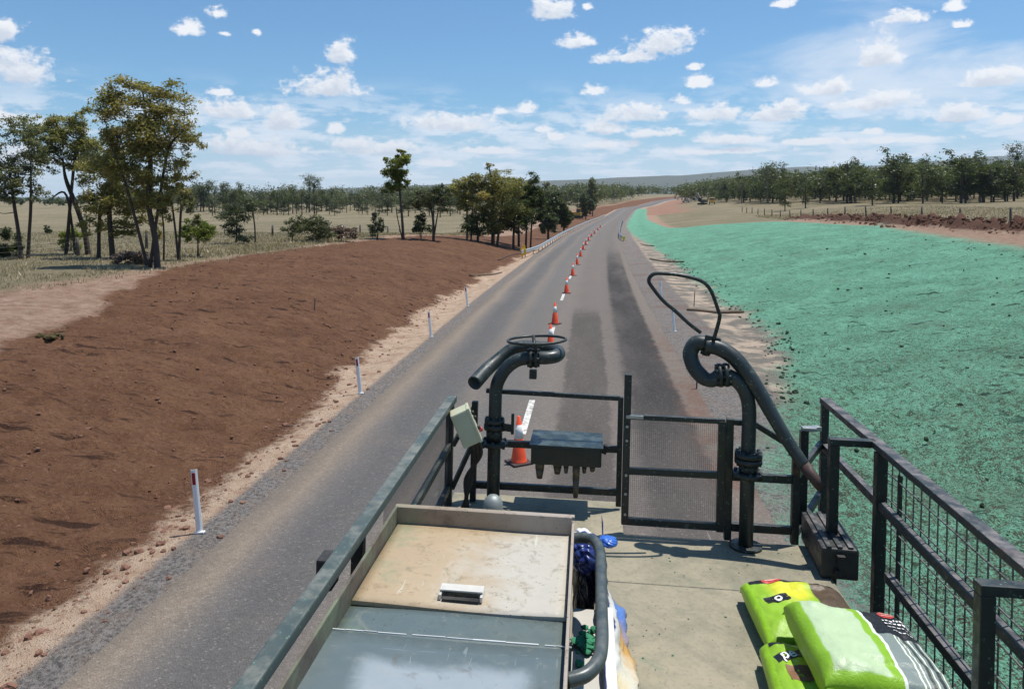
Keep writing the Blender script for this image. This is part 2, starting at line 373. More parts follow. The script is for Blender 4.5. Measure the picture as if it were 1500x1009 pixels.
def ground_material():
    m, t, out = mat('ground_soils')
    u, s = t.attr('u'), t.attr('s'); P = t.comb(u, s, 0.0); P3 = t.coord('Object')
    nA = t.noise(.35, 5, .6, P); nB = t.noise(1.6, 6, .65, P); nC = t.noise(7, 6, .7, P3); nD = t.noise(30, 5, .7, P3); nE = t.noise(13, 4, .65, P3); nF = t.noise(3.2, 5, .65, P3)
    sp = t.voro(14, P3); spf = t.voro(45, P3)
    nb = t.math('SUBTRACT', nB, .5); na = t.math('SUBTRACT', nA, .5); ncx = t.math('SUBTRACT', nC, .5)
    def edge(attrname, amp_b, amp_a, amp_c, w):
        v = t.math('ADD', t.attr(attrname), t.math('MULTIPLY', nb, amp_b)); v = t.math('ADD', v, t.math('MULTIPLY', na, amp_a)); v = t.math('ADD', v, t.math('MULTIPLY', ncx, amp_c))
        return t.mr(v, -w, w)
    # dry pasture
    n_g = t.noise(.06, 6, .65, P); n_g2 = t.noise(.9, 6, .7, P)
    grass = t.ramp(t.math('ADD', t.math('MULTIPLY', n_g, .6), t.math('MULTIPLY', n_g2, .4)), [(.34, (.15, .135, .075)), (.46, (.205, .175, .105)), (.55, (.265, .215, .135)), (.68, (.33, .255, .175))])
    grass = t.mix(t.math('MULTIPLY', t.mr(nD, .3, .7), .35), grass, (.10, .085, .045))
    # bare pinkish earth
    bare = t.ramp(nB, [(.3, (.22, .13, .085)), (.5, (.33, .215, .15)), (.7, (.43, .31, .225))])
    bare = t.mix(t.math('MULTIPLY', t.mr(nC, .52, .7), .6), bare, (.13, .066, .042))
    bare = t.mix(t.math('MULTIPLY', t.mr(n_g2, .5, .66), .35), bare, (.27, .22, .13))
    # brown topsoil
    str_n = t.noise(2.2, 5, .65, t.vmath('MULTIPLY', P, (.5, 1.6, 1)), .6)
    br = t.ramp(t.math('ADD', t.math('MULTIPLY', nB, .55), t.math('MULTIPLY', nA, .45)), [(.3, (.088, .040, .020)), (.44, (.142, .068, .034)), (.58, (.200, .100, .052)), (.72, (.26, .142, .078))])
    br = t.mix(t.math('MULTIPLY', t.mr(nD, .36, .72), .55), br, (.085, .042, .026))
    br = t.mix(t.math('MULTIPLY', t.mr(nC, .58, .74), .55), br, (.30, .175, .115))
    br = t.mix(t.math('MULTIPLY', t.mr(str_n, .60, .70), .6), br, (.045, .022, .015))
    def gouge(ang, sc, lo, hi):
        ca_, sa_ = math.cos(ang), math.sin(ang)
        q = t.comb(t.math('ADD', t.math('MULTIPLY', u, ca_), t.math('MULTIPLY', s, sa_)), t.math('SUBTRACT', t.math('MULTIPLY', s, ca_), t.math('MULTIPLY', u, sa_)), 0.0)
        return t.mr(t.noise(sc, 5, .68, t.vmath('MULTIPLY', q, (.42, 1.5, 1)), .35), lo, hi)
    gA = gouge(.35, 1.5, .585, .65); gB = gouge(.35, 4.0, .595, .66); gC = gouge(-.5, 1.4, .60, .66); gD = gouge(-.5, 3.6, .595, .655)
    hole = t.math('MAXIMUM', gA, t.math('MULTIPLY', gB, .7)); holeg = t.math('MAXIMUM', gC, t.math('MULTIPLY', gD, .8))  # hollows get their shade as painted dark colour, besides the bump
    br = t.mix(t.math('MULTIPLY', t.mr(nE, .54, .66), .55), br, (.055, .024, .015)); br = t.mix(t.math('MULTIPLY', t.mr(nE, .45, .34), .35), br, (.27, .15, .095)); br = t.mix(t.math('MULTIPLY', t.mr(nF, .57, .68), .5), br, (.075, .033, .020)); br = t.mix(t.math('MULTIPLY', hole, .85), br, (.032, .014, .009))
    br = t.mix(t.math('MULTIPLY', t.mr(nD, .55, .72), .35), br, (.34, .205, .14))
    # dyed hydromulch
    gr = t.ramp(t.math('ADD', t.math('MULTIPLY', nB, .45), t.math('MULTIPLY', nA, .55)), [(.3, (.095, .255, .162)), (.5, (.146, .352, .232)), (.68, (.195, .450, .310))])
    gap = t.math('ADD', t.math('MULTIPLY', nC, .35), t.math('MULTIPLY', nD, .65))
    near = t.mr(s, 42, 9, 0, .062)
    thr = t.math('ADD', t.math('ADD', .445, t.math('MULTIPLY', na, -.10)), near)
    gfac = t.math('SUBTRACT', 1.0, t.mr(t.math('SUBTRACT', gap, thr), .025, -.035))
    streak = t.mr(t.noise(1.7, 4, .6, t.vmath('MULTIPLY', P, (1.1, .55, 1)), 1.2), .62, .72)
    soilg = t.mix(nC, (.05, .045, .03), (.10, .085, .055))
    gr = t.mix(gfac, soilg, gr)
    spk = t.math('MAXIMUM', t.math('MULTIPLY', t.mr(nE, .55, .66), .62), t.math('MULTIPLY', t.mr(nF, .60, .70), .45)); gr = t.mix(t.math('MULTIPLY', t.mr(nE, .44, .34), .45), gr, (.26, .58, .42)); gr = t.mix(spk, gr, (.035, .085, .055)); gr = t.mix(t.math('MULTIPLY', t.mr(t.noise(.22, 5, .65, P), .54, .66), .5), gr, (.12, .19, .125))
    gr = t.mix(t.math('MULTIPLY', streak, .45), gr, (.06, .12, .08)); gr = t.mix(t.math('MULTIPLY', holeg, .85), gr, (.022, .04, .028))  # green hollows: painted shade together with bare soil tone
    # sandy drain, gravel shoulder
    sand = t.ramp(nB, [(.28, (.33, .20, .13)), (.5, (.50, .36, .25)), (.72, (.60, .46, .34))])
    sand = t.mix(t.math('MULTIPLY', t.mr(nC, .52, .68), .65), sand, (.24, .12, .075))
    sandr = t.mix(t.mr(t.noise(.8, 5, .6, P), .45, .6), (.21, .185, .15), (.50, .39, .29))
    sandr = t.mix(t.math('MULTIPLY', t.mr(nC, .5, .7), .4), sandr, (.16, .15, .12))
    isr = t.mr(u, -1, 1)
    sand = t.mix(isr, sand, sandr)
    grav = t.ramp(sp, [(.05, (.10, .088, .08)), (.35, (.185, .165, .148)), (.7, (.28, .25, .225))])
    grav = t.mix(t.math('MULTIPLY', t.mr(nB, .45, .65), .55), grav, (.29, .225, .17))
    grav = t.mix(t.math('MULTIPLY', t.mr(t.noise(.5, 4, .6, P), .5, .62), t.math('MULTIPLY', isr, .5)), grav, (.19, .115, .085))
    grav = t.mix(t.math('MULTIPLY', t.mr(nD, .4, .7), .4), grav, (.06, .052, .048))
    c = grass
    c = t.mix(edge('d_pk', 2.2, 3, .6, .9), c, bare)
    c = t.mix(edge('d_site', 3, 6, .6, 2.0), c, t.mix(nA, (.20, .095, .06), (.36, .22, .15)))
    c = t.mix(edge('d_sand', .7, .3, .35, .12), c, sand)
    c = t.mix(edge('d_br', 1.3, 2.6, .8, .25), c, br)
    c = t.mix(edge('d_gv', .35, .1, .2, .1), c, grav)
    c = t.mix(t.mr(t.math('ADD', t.attr('wr'), t.math('MULTIPLY', nb, .3)), .2, .4), c, t.mix(nC, (.06, .030, .020), (.18, .092, .060)))
    fade = t.math('ADD', t.attr('d_gr'), t.math('MULTIPLY', t.math('SUBTRACT', nD, .5), t.attr('gw')))
    fade = t.math('ADD', fade, t.math('MULTIPLY', nb, 2.0))
    fade = t.math('ADD', fade, t.math('MULTIPLY', na, 2.2))
    c = t.mix(t.mr(fade, -.35, .5), c, gr)
    h = t.math('ADD', t.math('MULTIPLY', nC, .6), t.math('ADD', t.math('MULTIPLY', nD, .45), t.math('MULTIPLY', spf, .25))); h = t.math('SUBTRACT', h, t.math('MULTIPLY', t.math('MAXIMUM', hole, holeg), .25))
    nrm = t.bump(h, .9, .13)
    out(c, .92, nrm, None, .15)
    return m

def axis_u():
    a = list(np.arange(-24, -5.6, .17)) + list(np.arange(-5.6, 3.0, .43)) + list(np.arange(3.0, 31.5, .17))
    lo = [-24.0]; d = .25
    while lo[-1] > -7000: d *= 1.13; lo.append(lo[-1] - d)
    hi = [a[-1]]; d = .25
    while hi[-1] < 7000: d *= 1.13; hi.append(hi[-1] + d)
    return np.array(sorted(set(lo[1:] + a + hi[1:])))
def axis_s():
    a = [-150.0, -100, -60, -40, -25, -15, -8, -4, -1, 1, 2.5, 4]
    while a[-1] < 7000:
        s = a[-1]; a.append(s + (max(.15, .0105 * s) if s < 80 else .02 * s))
    return np.array(a)
UU, SS = axis_u(), axis_s()
Sg, Ug = np.meshgrid(SS, UU, indexing='ij')
Zg = gz(Sg, Ug)
brn = np.minimum(Ug - bl_t(Sg), br_t(Sg) - Ug)
grn = np.minimum(Ug - gi_t(Sg), go_t(Sg) - Ug)
fine = sstep(-3, -1, -np.abs(0 * Ug)) * (1 - sstep(60, 140, Sg))
# clods, rills and wheel marks of the two dressed slopes
kb = sstep(-.3, .5, brn) * (1 - sstep(50, 110, Sg)); kg = sstep(-.2, .8, grn) * (1 - sstep(60, 130, Sg))
clod = np.maximum(fbm(Ug * 1.9, Sg * 1.9, 3, .6), -.15)
rill = -np.exp(-(np.abs(fbm(Ug * .22 + Sg * .12 + 40, Sg * .42, 3)) / .035) ** 2) * sstep(-.1, .25, fbm(Ug * .5 + 9, Sg * .5, 2))
Zg = Zg + kb * (.022 * np.sin((Ug * .55 + Sg * .95) * 7 + 2.5 * fbm(Ug * .4, Sg * .4, 2)) * sstep(-.1, .2, fbm(Ug * .15 + 3, Sg * .15, 2)) + .07 * clod + .06 * rill + .07 * fbm(Ug * .45, Sg * .45, 2) + .10 * fbm(Ug * 2.9, Sg * 2.9, 2)) + kg * (.07 * clod + .10 * rill + .09 * fbm(Ug * .35, Sg * .35, 2) + .11 * (1 + .6 * (1 - sstep(14, 30, Sg))) * fbm(Ug * 2.9 + 50, Sg * 2.9, 2))
und = (Ug > -23.8) & (Ug < -13); kp = sstep(-23.8, -21, Ug) * (1 - sstep(-15, -13, Ug)) * (1 - sstep(60, 110, Sg))
Zg = Zg + kp * (.08 * fbm(Ug * 1.2, Sg * 1.2, 3) + .06 * fbm(Ug * 3, Sg * 3, 2))
sh = (1 - sstep(.3, .9, np.minimum(Ug + 8.1, -5.6 - Ug) * -1 + .6)) * (1 - sstep(50, 100, Sg))
Zg = Zg + .05 * np.maximum(fbm(Ug * 2.6, Sg * 2.6, 2), 0) * sstep(-8.3, -7.8, Ug) * (1 - sstep(-6.4, -6.1, Ug)) * (1 - sstep(50, 100, Sg))
# soil windrow along the paddock fence
wr = np.exp(-((Ug - 31.6 - .5 * np.sin(Sg * .35)) / 1.0) ** 2) * sstep(25, 45, Sg) * (1 - sstep(128, 150, Sg))
Zg = Zg + wr * (.85 + 1.0 * np.maximum(fbm(Ug * .8, Sg * .5, 3), -.3)) * (1 - .35 * sstep(80, 125, Sg))
Zg = np.where((Ug > -5.35) & (Ug < 2.8), Zg - .06 - .10 * sstep(100, 250, Sg), Zg)
Xg, Yg = xy(Sg, Ug)
nu, ns = len(UU), len(SS)
ii = (np.arange(ns - 1)[:, None] * nu + np.arange(nu - 1)[None, :]).ravel()
quads = np.stack([ii, ii + 1, ii + nu + 1, ii + nu], 1)
go_ = np_mesh('ground', np.stack([Xg, Yg, Zg], -1).reshape(-1, 3), quads, mat=ground_material(), smooth=True)
tag(go_, kind='structure')
me = go_.data
attr(me, 'wr', wr.ravel()); attr(me, 'u', Ug.ravel()); attr(me, 's', Sg.ravel()); attr(me, 'd_br', brn.ravel()); attr(me, 'd_gr', grn.ravel())
pk = np.maximum(np.minimum(Ug + 21.6, -6 - Ug), np.minimum(Ug - 3, 34.5 - 21 * sstep(118, 150, Sg) - Ug)); attr(me, 'd_pk', pk.ravel())
attr(me, 'd_site', np.minimum(np.minimum(Ug + 26, 26 - Ug), Sg - 300).ravel() * .3)
attr(me, 'd_sand', np.maximum(np.minimum(Ug + 8.4, -5.9 - Ug), np.minimum(Ug - 4.7, 8.2 - Ug)).ravel())
attr(me, 'd_gv', np.maximum(np.minimum(Ug + 6.05, 0 - Ug), np.minimum(Ug - 0, 4.9 - Ug)).ravel())
gw = np.where(Ug < 12, 5.0 * (1 - sstep(14, 30, Sg)) + 1.0, 9.0 * (1 - sstep(70, 110, Sg)) + 1.2); attr(me, 'gw', gw.ravel())
def gzz(X, Y):                                   # ground height with the windrow and clods left out is close enough for footing
    return ground(X, Y)

# ------------------------------------------------------------------ road
def road_material():
    m, t, out = mat('chip_seal')
    u, s = t.attr('u'), t.attr('s'); P = t.comb(u, s, 0.0)
    wob = t.math('MULTIPLY', t.math('SUBTRACT', t.noise(.09, 3, .5, t.vmath('MULTIPLY', P, (1, .6, 1))), .5), 1.1)
    wob = t.math('ADD', wob, t.math('MULTIPLY', t.math('SUBTRACT', t.noise(1.5, 5, .6, t.vmath('MULTIPLY', P, (1, .25, 1))), .5), .5))
    uu = t.math('ADD', u, wob)
    def q(v): return (v + 5.5) / 8.5
    tone = t.ramp(t.math('DIVIDE', t.math('ADD', uu, 5.5), 8.5), [
        (q(-5.45), (.14, .12, .10)), (q(-5.1), (.200, .165, .130)), (q(-4.65), (.125, .115, .108)), (q(-4.2), (.094, .092, .090)), (q(-3.6), (.102, .099, .096)),
        (q(-3.15), (.152, .133, .115)), (q(-2.5), (.118, .113, .108)), (q(-1.9), (.125, .116, .106)), (q(-1.1), (.15, .133, .118)), (q(-.4), (.130, .115, .102)),
        (q(.55), (.135, .118, .105)), (q(1.6), (.118, .105, .094)), (q(2.5), (.150, .128, .108))])
    far = t.mr(s, 40, 140)
    tone = t.mix(t.math('MULTIPLY', far, .45), tone, (.125, .118, .112)); tone = t.mix(1, tone, (1.3, 1.27, 1.24), 'MULTIPLY')
    mott = t.noise(.7, 6, .65, P)
    tone = t.mix(t.math('MULTIPLY', t.mr(mott, .5, .72), .35), tone, (.19, .155, .125))
    # fresh bitumen patches of the near lane
    en = t.math('MULTIPLY', t.math('SUBTRACT', t.noise(1.2, 6, .7, P), .5), .5)
    ue = t.math('ADD', u, en)
    def band(a, b, w): return t.math('MULTIPLY', t.mr(ue, a - w, a + w), t.mr(ue, b + w, b - w))
    p1 = t.math('MULTIPLY', band(-.72, .5, .07), t.mr(t.math('ADD', s, t.math('MULTIPLY', en, 9)), 39, 34.5))
    wid = t.math('ADD', u, t.math('MULTIPLY', t.mr(s, 25, 85, 0, 1, False), -.25))
    we = t.math('ADD', wid, en)
    p2 = t.math('MULTIPLY', t.math('MULTIPLY', t.mr(we, .85, 1.15), t.mr(we, 2.45, 2.25)), t.mr(t.math('ADD', s, t.math('MULTIPLY', en, 30)), 96, 58))
    p2n = t.math('MULTIPLY', p2, t.mr(s, 9, 22, .45, 1))
    pm = t.mr(t.noise(.5, 5, .65, t.vmath('MULTIPLY', P, (1.3, .22, 1))), .3, .62, .55, 1)
    tone = t.mix(t.math('MULTIPLY', t.math('MULTIPLY', p1, .66), pm), tone, (.062, .055, .050))
    tone = t.mix(t.math('MULTIPLY', t.math('MULTIPLY', p2n, .88), pm), tone, (.040, .037, .036))
    red = t.math('MULTIPLY', t.math('MULTIPLY', t.mr(u, 2.0, 2.6), t.mr(s, 34, 26)), t.mr(t.noise(.6, 5, .6, P), .36, .56))
    tone = t.mix(t.math('MULTIPLY', red, .6), tone, (.165, .085, .06))
    chip = t.voro(38, t.coord('Object'), out='Color'); cv = t.sep(chip)[0]
    nearf = t.mr(s, 60, 15, .35, 1)
    tone = t.mix(t.math('MULTIPLY', t.math('MULTIPLY', cv, nearf), .45), tone, t.mix(1, tone, (.42, .42, .42), 'MULTIPLY'))
    tone = t.mix(t.math('MULTIPLY', t.math('MULTIPLY', t.mr(cv, .06, .0), nearf), .3), tone, (.36, .32, .28))
    crk = t.mr(t.noise(.9, 7, .75, P, 1.5), .5, .488); crk2 = t.math('MULTIPLY', t.math('MULTIPLY', crk, t.mr(t.noise(.9, 7, .75, P, 1.5), .476, .488)), t.mr(t.noise(.25, 3, .5, P), .48, .6))
    tone = t.mix(t.math('MULTIPLY', crk2, .30), tone, (.05, .046, .043))
    scr = t.mr(t.noise(1.1, 3, .5, t.vmath('MULTIPLY', P, (6, .5, 1)), .5), .72, .76)
    tone = t.mix(t.math('MULTIPLY', scr, .35), tone, (.33, .30, .28))
    h = t.voro(38, t.coord('Object'))
    out(tone, .88, t.bump(h, .6, .03), None, .12)
    return m
def strip(name, ua, ub, s0, s1, m, lift, nucol=12, ds=None, kind='structure'):
    s = [s0]
    while s[-1] < s1: s.append(min(s1, s[-1] + (ds or max(.5, .02 * abs(s[-1])))))
    s = np.array(s); u = np.linspace(ua, ub, nucol)
    a, b = np.meshgrid(s, u, indexing='ij'); X, Y = xy(a, b); Z = roadz(a) + lift + .10 * sstep(150, 400, a) * (lift > 0)
    q = (np.arange(len(s) - 1)[:, None] * nucol + np.arange(nucol - 1)[None]).ravel()
    o = np_mesh(name, np.stack([X, Y, Z], -1).reshape(-1, 3), np.stack([q, q + 1, q + nucol + 1, q + nucol], 1), mat=m, smooth=True)
    attr(o.data, 'u', b.ravel()); attr(o.data, 's', a.ravel())
    return tag(o, kind=kind) if kind else o
strip('road', -5.45, 2.9, -60, 1150, road_material(), .012)
def paint_material():
    m, t, out = mat('road_paint'); P = t.coord('Object')
    n = t.noise(7, 6, .7, P)
    out(t.mix(t.mr(n, .42, .62), (.66, .64, .58), (.28, .25, .22)), .7, None, None, .3); return m
M_PAINT = paint_material()
def dashes():
    V = []; Q = []
    s = 5.0
    while s < 420:
        lift = .018 + .1 * float(sstep(150, 400, s))
        for k in range(4):
            a = s + k * .75; b = a + .75; i = len(V)
            for ss, uu in ((a, -1.52), (a, -1.37), (b, -1.37), (b, -1.52)):
                X, Y = xy(ss, uu); V.append((float(X), float(Y), float(roadz(ss)) + lift))
            Q.append((i, i + 1, i + 2, i + 3))
        s += 12.0
    o = np_mesh('road_marking', V, Q, mat=M_PAINT); tag(o, kind='structure')
dashes()

# ------------------------------------------------------------------ metals, plastics
M_DARK = plain('dark_green_paint', (.0115, .018, .0165), .46, .35, 7, 0, (.16, .15, .125, .34), worn=True)
M_PIPE = plain('grey_green_pipe_paint', (.019, .028, .027), .46, .35, 6, 0, (.13, .14, .13, .34), worn=True)
M_RAIL = plain('worn_rail_paint', (.055, .078, .072), .55, .35, 5, 0, (.24, .23, .19, .6), worn=True)
M_RAILD = plain('dusty_rail_paint', (.028, .034, .034), .55, .3, 6, 0, (.23, .20, .19, .75), worn=True)
M_GALV = plain('galvanised_steel', (.36, .37, .36), .45, .2, 14, .6)
M_BRIGHT = plain('bare_steel', (.60, .57, .50), .45, .2, 12, .1)
M_RUST = plain('rusty_tip', (.055, .030, .025), .7, .4, 14)
M_BLACK = plain('black_rubber', (.014, .014, .014), .6, .3, 9, 0, (.14, .12, .10, .3))
M_CREAM = plain('cream_enclosure', (.50, .50, .34), .5, .15, 9, 0, (.42, .36, .24, .35))
M_BRASS = plain('dirty_brass', (.12, .10, .07), .5, .4, 16, .3)
M_TYRE = plain('tyre_rubber', (.02, .02, .02), .85, .3, 10, 0, (.15, .10, .07, .4))

def deck_material():
    m, t, out = mat('deck_sheet'); P = t.coord()
    n = t.noise(1.6, 7, .7, P, .6); n2 = t.noise(9, 6, .7, P); n3 = t.noise(40, 4, .7, P)
    c = t.ramp(t.math('ADD', t.math('MULTIPLY', n, .65), t.math('MULTIPLY', n2, .35)), [(.3, (.14, .135, .09)), (.43, (.235, .215, .15)), (.54, (.30, .265, .185)), (.68, (.37, .31, .22))])
    x, y, z = t.sep(P)
    c = t.mix(t.math('MULTIPLY', t.mr(n3, .5, .72), .45), c, (.11, .10, .075))
    c = t.mix(t.math('MULTIPLY', t.mr(t.noise(3.2, 6, .7, P, 1.0), .58, .70), .5), c, (.16, .20, .13))
    c = t.mix(t.math('MULTIPLY', t.mr(t.noise(4.5, 6, .7, t.vmath('ADD', P, (3, 7, 1)), .4), .60, .72), .6), c, (.17, .085, .05))
    c = t.mix(t.mr(t.voro(9, P), .055, .03), c, (.10, .28, .18))
    c = t.mix(t.math('MULTIPLY', t.mr(t.noise(1.1, 6, .7, t.vmath('ADD', P, (9, 2, 0)), 1.2), .50, .66), .5), c, (.13, .125, .095)); c = t.mix(t.mr(t.voro(21, t.vmath('ADD', P, (2, 5, 1))), .10, .06), c, (.09, .075, .05))
    seam = t.math('MINIMUM', t.math('ABSOLUTE', t.math('SUBTRACT', y, 4.42)), t.math('ABSOLUTE', t.math('SUBTRACT', y, 3.22)))
    c = t.mix(t.math('MULTIPLY', t.mr(t.math('ADD', seam, t.math('MULTIPLY', t.math('SUBTRACT', n2, .5), .012)), .008, .003), .75), c, (.05, .048, .04))
    h = t.math('ADD', t.math('MULTIPLY', n2, .5), t.math('MULTIPLY', n3, .5))
    out(c, t.mr(n2, .3, .7, .55, .85), t.bump(h, .35, .006), None, .3); return m
M_DECK = deck_material()

def lid_material(name, a, b, c3, streakc, rough, dirt):
    m, t, out = mat(name); P = t.coord(); x, y, z = t.sep(P)
    n = t.noise(2.6, 7, .68, P, .8); n2 = t.noise(13, 6, .7, P, .4); n3 = t.noise(46, 4, .7, P)
    side = t.mr(t.math('ADD', x, t.math('MULTIPLY', t.math('SUBTRACT', n, .5), .8)), -.55, -.28)
    c = t.mix(side, t.mix(n, a, b), t.mix(n2, c3, tuple(v * 1.18 for v in c3)))
    c = t.mix(t.math('MULTIPLY', t.mr(n2, .52, .72), dirt), c, tuple(v * .45 for v in a))
    c = t.mix(t.math('MULTIPLY', t.mr(t.noise(7, 7, .75, t.vmath('ADD', P, (5, 2, 9)), 1.6), .56, .66), .5), c, streakc)
    c = t.mix(t.math('MULTIPLY', t.mr(n3, .62, .7), .4), c, tuple(v * .3 for v in a))
    sc_ = t.mr(t.noise(5, 3, .5, t.vmath('MULTIPLY', P, (9, .8, 1)), 1.5), .70, .73); sc2 = t.mr(t.noise(4, 3, .5, t.vmath('MULTIPLY', P, (.9, 8, 1)), 1.8), .71, .74)
    c = t.mix(t.math('MULTIPLY', t.math('MAXIMUM', sc_, sc2), .45), c, tuple(min(.6, v * 1.6) for v in c3))
    gl = t.math('MULTIPLY', t.mr(t.math('ADD', x, t.math('MULTIPLY', t.math('SUBTRACT', n2, .5), .25)), -.74, -.84), t.mr(n, .42, .6))
    c = t.mix(t.math('MULTIPLY', gl, .65), c, (.17, .22, .13))
    c = t.mix(t.mr(t.voro(30, P), .10, .06), c, tuple(v * .35 for v in a))
    out(c, t.mr(n2, .3, .7, rough - .1, rough + .2), t.bump(n2, .25, .004), None, .4); return m
M_LIDTAN = lid_material('stained_tan_lid', (.33, .24, .14), (.46, .36, .235), (.42, .39, .325), (.15, .15, .08), .55, .55)
M_LIDGREY = lid_material('grey_green_lid', (.085, .115, .115), (.12, .155, .155), (.10, .125, .115), (.22, .22, .19), .42, .4)
M_COAM = lid_material('stained_coaming', (.23, .175, .12), (.33, .27, .20), (.32, .27, .22), (.10, .09, .07), .6, .5)
def big_lid_material():
    m, t, out = mat('scoured_grey_lid'); P = t.coord(); x, y, z = t.sep(P)
    n = t.noise(3, 7, .68, P, .5); n2 = t.noise(15, 6, .7, P)
    c = t.mix(n, (.085, .115, .115), (.135, .165, .165))
    dx = t.math('ABSOLUTE', t.math('ADD', x, .47)); dy = t.math('ABSOLUTE', t.math('SUBTRACT', y, 2.12))
    wn = t.math('MULTIPLY', t.math('SUBTRACT', n, .5), .16)
    worn = t.math('MULTIPLY', t.mr(t.math('ADD', dx, wn), .31, .22), t.mr(t.math('ADD', dy, wn), .42, .33))   # rubbed bare by boots
    c = t.mix(t.math('MULTIPLY', worn, .85), c, t.mix(n, (.26, .30, .315), (.36, .395, .41)))
    c = t.mix(t.math('MULTIPLY', t.mr(n2, .56, .7), .3), c, (.27, .27, .24))
    c = t.mix(t.mr(t.voro(16, P), .07, .04), c, (.25, .27, .25))
    sc_ = t.mr(t.noise(5, 3, .5, t.vmath('MULTIPLY', P, (9, .8, 1)), 1.5), .69, .72); sc2 = t.mr(t.noise(4, 3, .5, t.vmath('MULTIPLY', P, (.9, 8, 1)), 1.8), .70, .73)
    c = t.mix(t.math('MULTIPLY', t.math('MAXIMUM', sc_, sc2), .4), c, (.34, .36, .36))
    c = t.mix(t.math('MULTIPLY', t.mr(t.noise(6, 6, .7, t.vmath('ADD', P, (3, 3, 3)), 1), .58, .68), .4), c, (.10, .085, .06))
    out(c, t.mr(n2, .3, .7, .3, .5), t.bump(n2, .15, .004), None, .5); return m
M_BIGLID = big_lid_material()

# ------------------------------------------------------------------ the hydroseeding truck under the camera
ROLL = R(1.4)
truck = empty('spray_truck', (0, 0, 2.9), (0, 0, 0))
truck.rotation_euler = (Matrix.Rotation(-YAW, 3, 'Z') @ Matrix.Rotation(ROLL, 3, 'Y')).to_euler()
tag(truck, 'dark green hydroseeding spray truck with railed work deck, pipes and hatch box', 'spray truck')
def part(name, m, fn, parent=truck, label=None):
    bm = bmesh.new(); fn(bm); o = obj(name, bm, m, parent)
    if label: o['label'] = label
    return o

def f(bm):
    box(bm, (.205, 1.04, -.025), (2.35, 8.06, .05), bev=.003)
    box(bm, (-.375, 5.345, -.027), (1.19, .548, .05), bev=.003)
part('deck', M_DECK, f)
def f(bm):
    for y in (-2.9, -1.3, .3, 1.9, 3.5, 5.0): box(bm, (.205, y, -.09), (2.30, .07, .075))
    for x in (-.955, 1.365): box(bm, (x, 1.04, -.10), (.045, 8.05, .095))
part('deck_frame', M_DARK, f)
def f(bm):                                         # rounded tank body with ribs
    sec = [(-.93, -.16), (1.34, -.16), (1.34, -1.05), (1.0, -1.55), (-.6, -1.55), (-.93, -1.05)]
    ys = (-3.0, 4.9); ring = [[bm.verts.new((x, y, z)) for x, z in sec] for y in ys]
    for k in range(6): bm.faces.new((ring[0][k], ring[0][(k + 1) % 6], ring[1][(k + 1) % 6], ring[1][k]))
    bm.faces.new(ring[0][::-1]); bm.faces.new(ring[1])
    bmesh.ops.bevel(bm, geom=bm.edges[:], offset=.05, segments=3, affect='EDGES')
    for y in (-2.2, -.9, .4, 1.7, 3.0, 4.3):
        for x in (-.945, 1.355): box(bm, (x, y, -.62), (.04, .07, .84))
part('tank_body', M_RAILD, f)
def f(bm):
    for x in (-.2, .6): box(bm, (x, .9, -1.72), (.09, 8.4, .28))
    for y in (-2.4, 0, 2.4, 5.0): box(bm, (.2, y, -1.74), (.72, .1, .2))
    box(bm, (.2, 5.12, -2.05), (2.2, .1, .14))
    for y in (2.5, 3.9): cyl(bm, (-.85, y, -2.38), (1.25, y, -2.38), .07)
    for x in (-.55, .95): box(bm, (x, 3.2, -1.9), (.06, .1, .6))
chassis = part('chassis', M_BLACK, f)
wt = bmesh.new(); tube(wt, [(-.14, 0, 0), (-.13, 0, 0), (.13, 0, 0), (.14, 0, 0)], [.43, .49, .49, .43], 32)
wr_ = bmesh.new(); cyl(wr_, (-.15, 0, 0), (.15, 0, 0), .28, 24); flange(wr_, (.15, 0, 0), (1, 0, 0), .14, .06); flange(wr_, (-.15, 0, 0), (1, 0, 0), .14, .06)
wheel = obj('wheel', wt, M_TYRE, truck); wheel.location = (-.72, 2.5, -2.39)
rim = obj('rim', wr_, M_GALV, wheel)
for x, y in ((-.72, 3.9), (1.12, 2.5), (1.12, 3.9)):
    c = copy_tree(wheel, truck); c.location = (x, y, -2.39)

# railings: each one a part, its posts sub-parts
def rail(name_label, m, fn, posts, pm=M_DARK, pw=.042):
    r = part('guard_rail', m, fn, label=name_label)
    for p in posts:
        a, b = p[:2]; w = p[2] if len(p) > 2 else pw
        bm = bmesh.new(); bar(bm, a, b, w, w); obj('post', bm, pm, r)
    return r
def f(bm):
    box(bm, (-.972, 1.62, .718), (.062, 7.66, .045), bev=.008)
lr = rail('grey green top rail along the hatch box', M_RAIL, f, [((-.975, y, -.1), (-.975, y, .694), .05) for y in (-2.0, -.1, 1.3, 3.2, 5.38)])
def f(bm):
    bar(bm, (-.975, 3.9, .40), (-.975, 5.355, .41), .035, .045); bar(bm, (-.975, 3.9, .11), (-.975, 5.355, .12), .035, .045)
    bar(bm, (-.975, 3.25, .40), (-.975, 3.9, .40), .035, .045)
o = part('mid_rail', M_DARK, f, lr)
part('bracket', M_BLACK, lambda bm: box(bm, (-1.045, 3.02, .63), (.065, .10, .12), bev=.008), lr)
def f(bm):
    box(bm, (1.685, 1.55, .722), (.072, 8.7, .04), bev=.006)
    box(bm, (1.672, 1.55, .405), (.045, 8.62, .05)); box(bm, (1.672, .9, .05), (.045, 7.4, .05))
rr = rail('dusty dark rail with welded wire mesh', M_RAILD, f, [((1.675, 5.85, -.1), (1.675, 5.85, .70), .05), ((1.672, 4.75, -.36), (1.672, 4.75, .70), .062), ((1.672, 2.9, -.3), (1.672, 2.9, .70), .06), ((1.672, .9, -.3), (1.672, .9, .70), .06), ((1.672, -1, -.3), (1.672, -1, .70), .06), ((1.705, 4.55, -.35), (1.705, 4.55, .64), .022)])
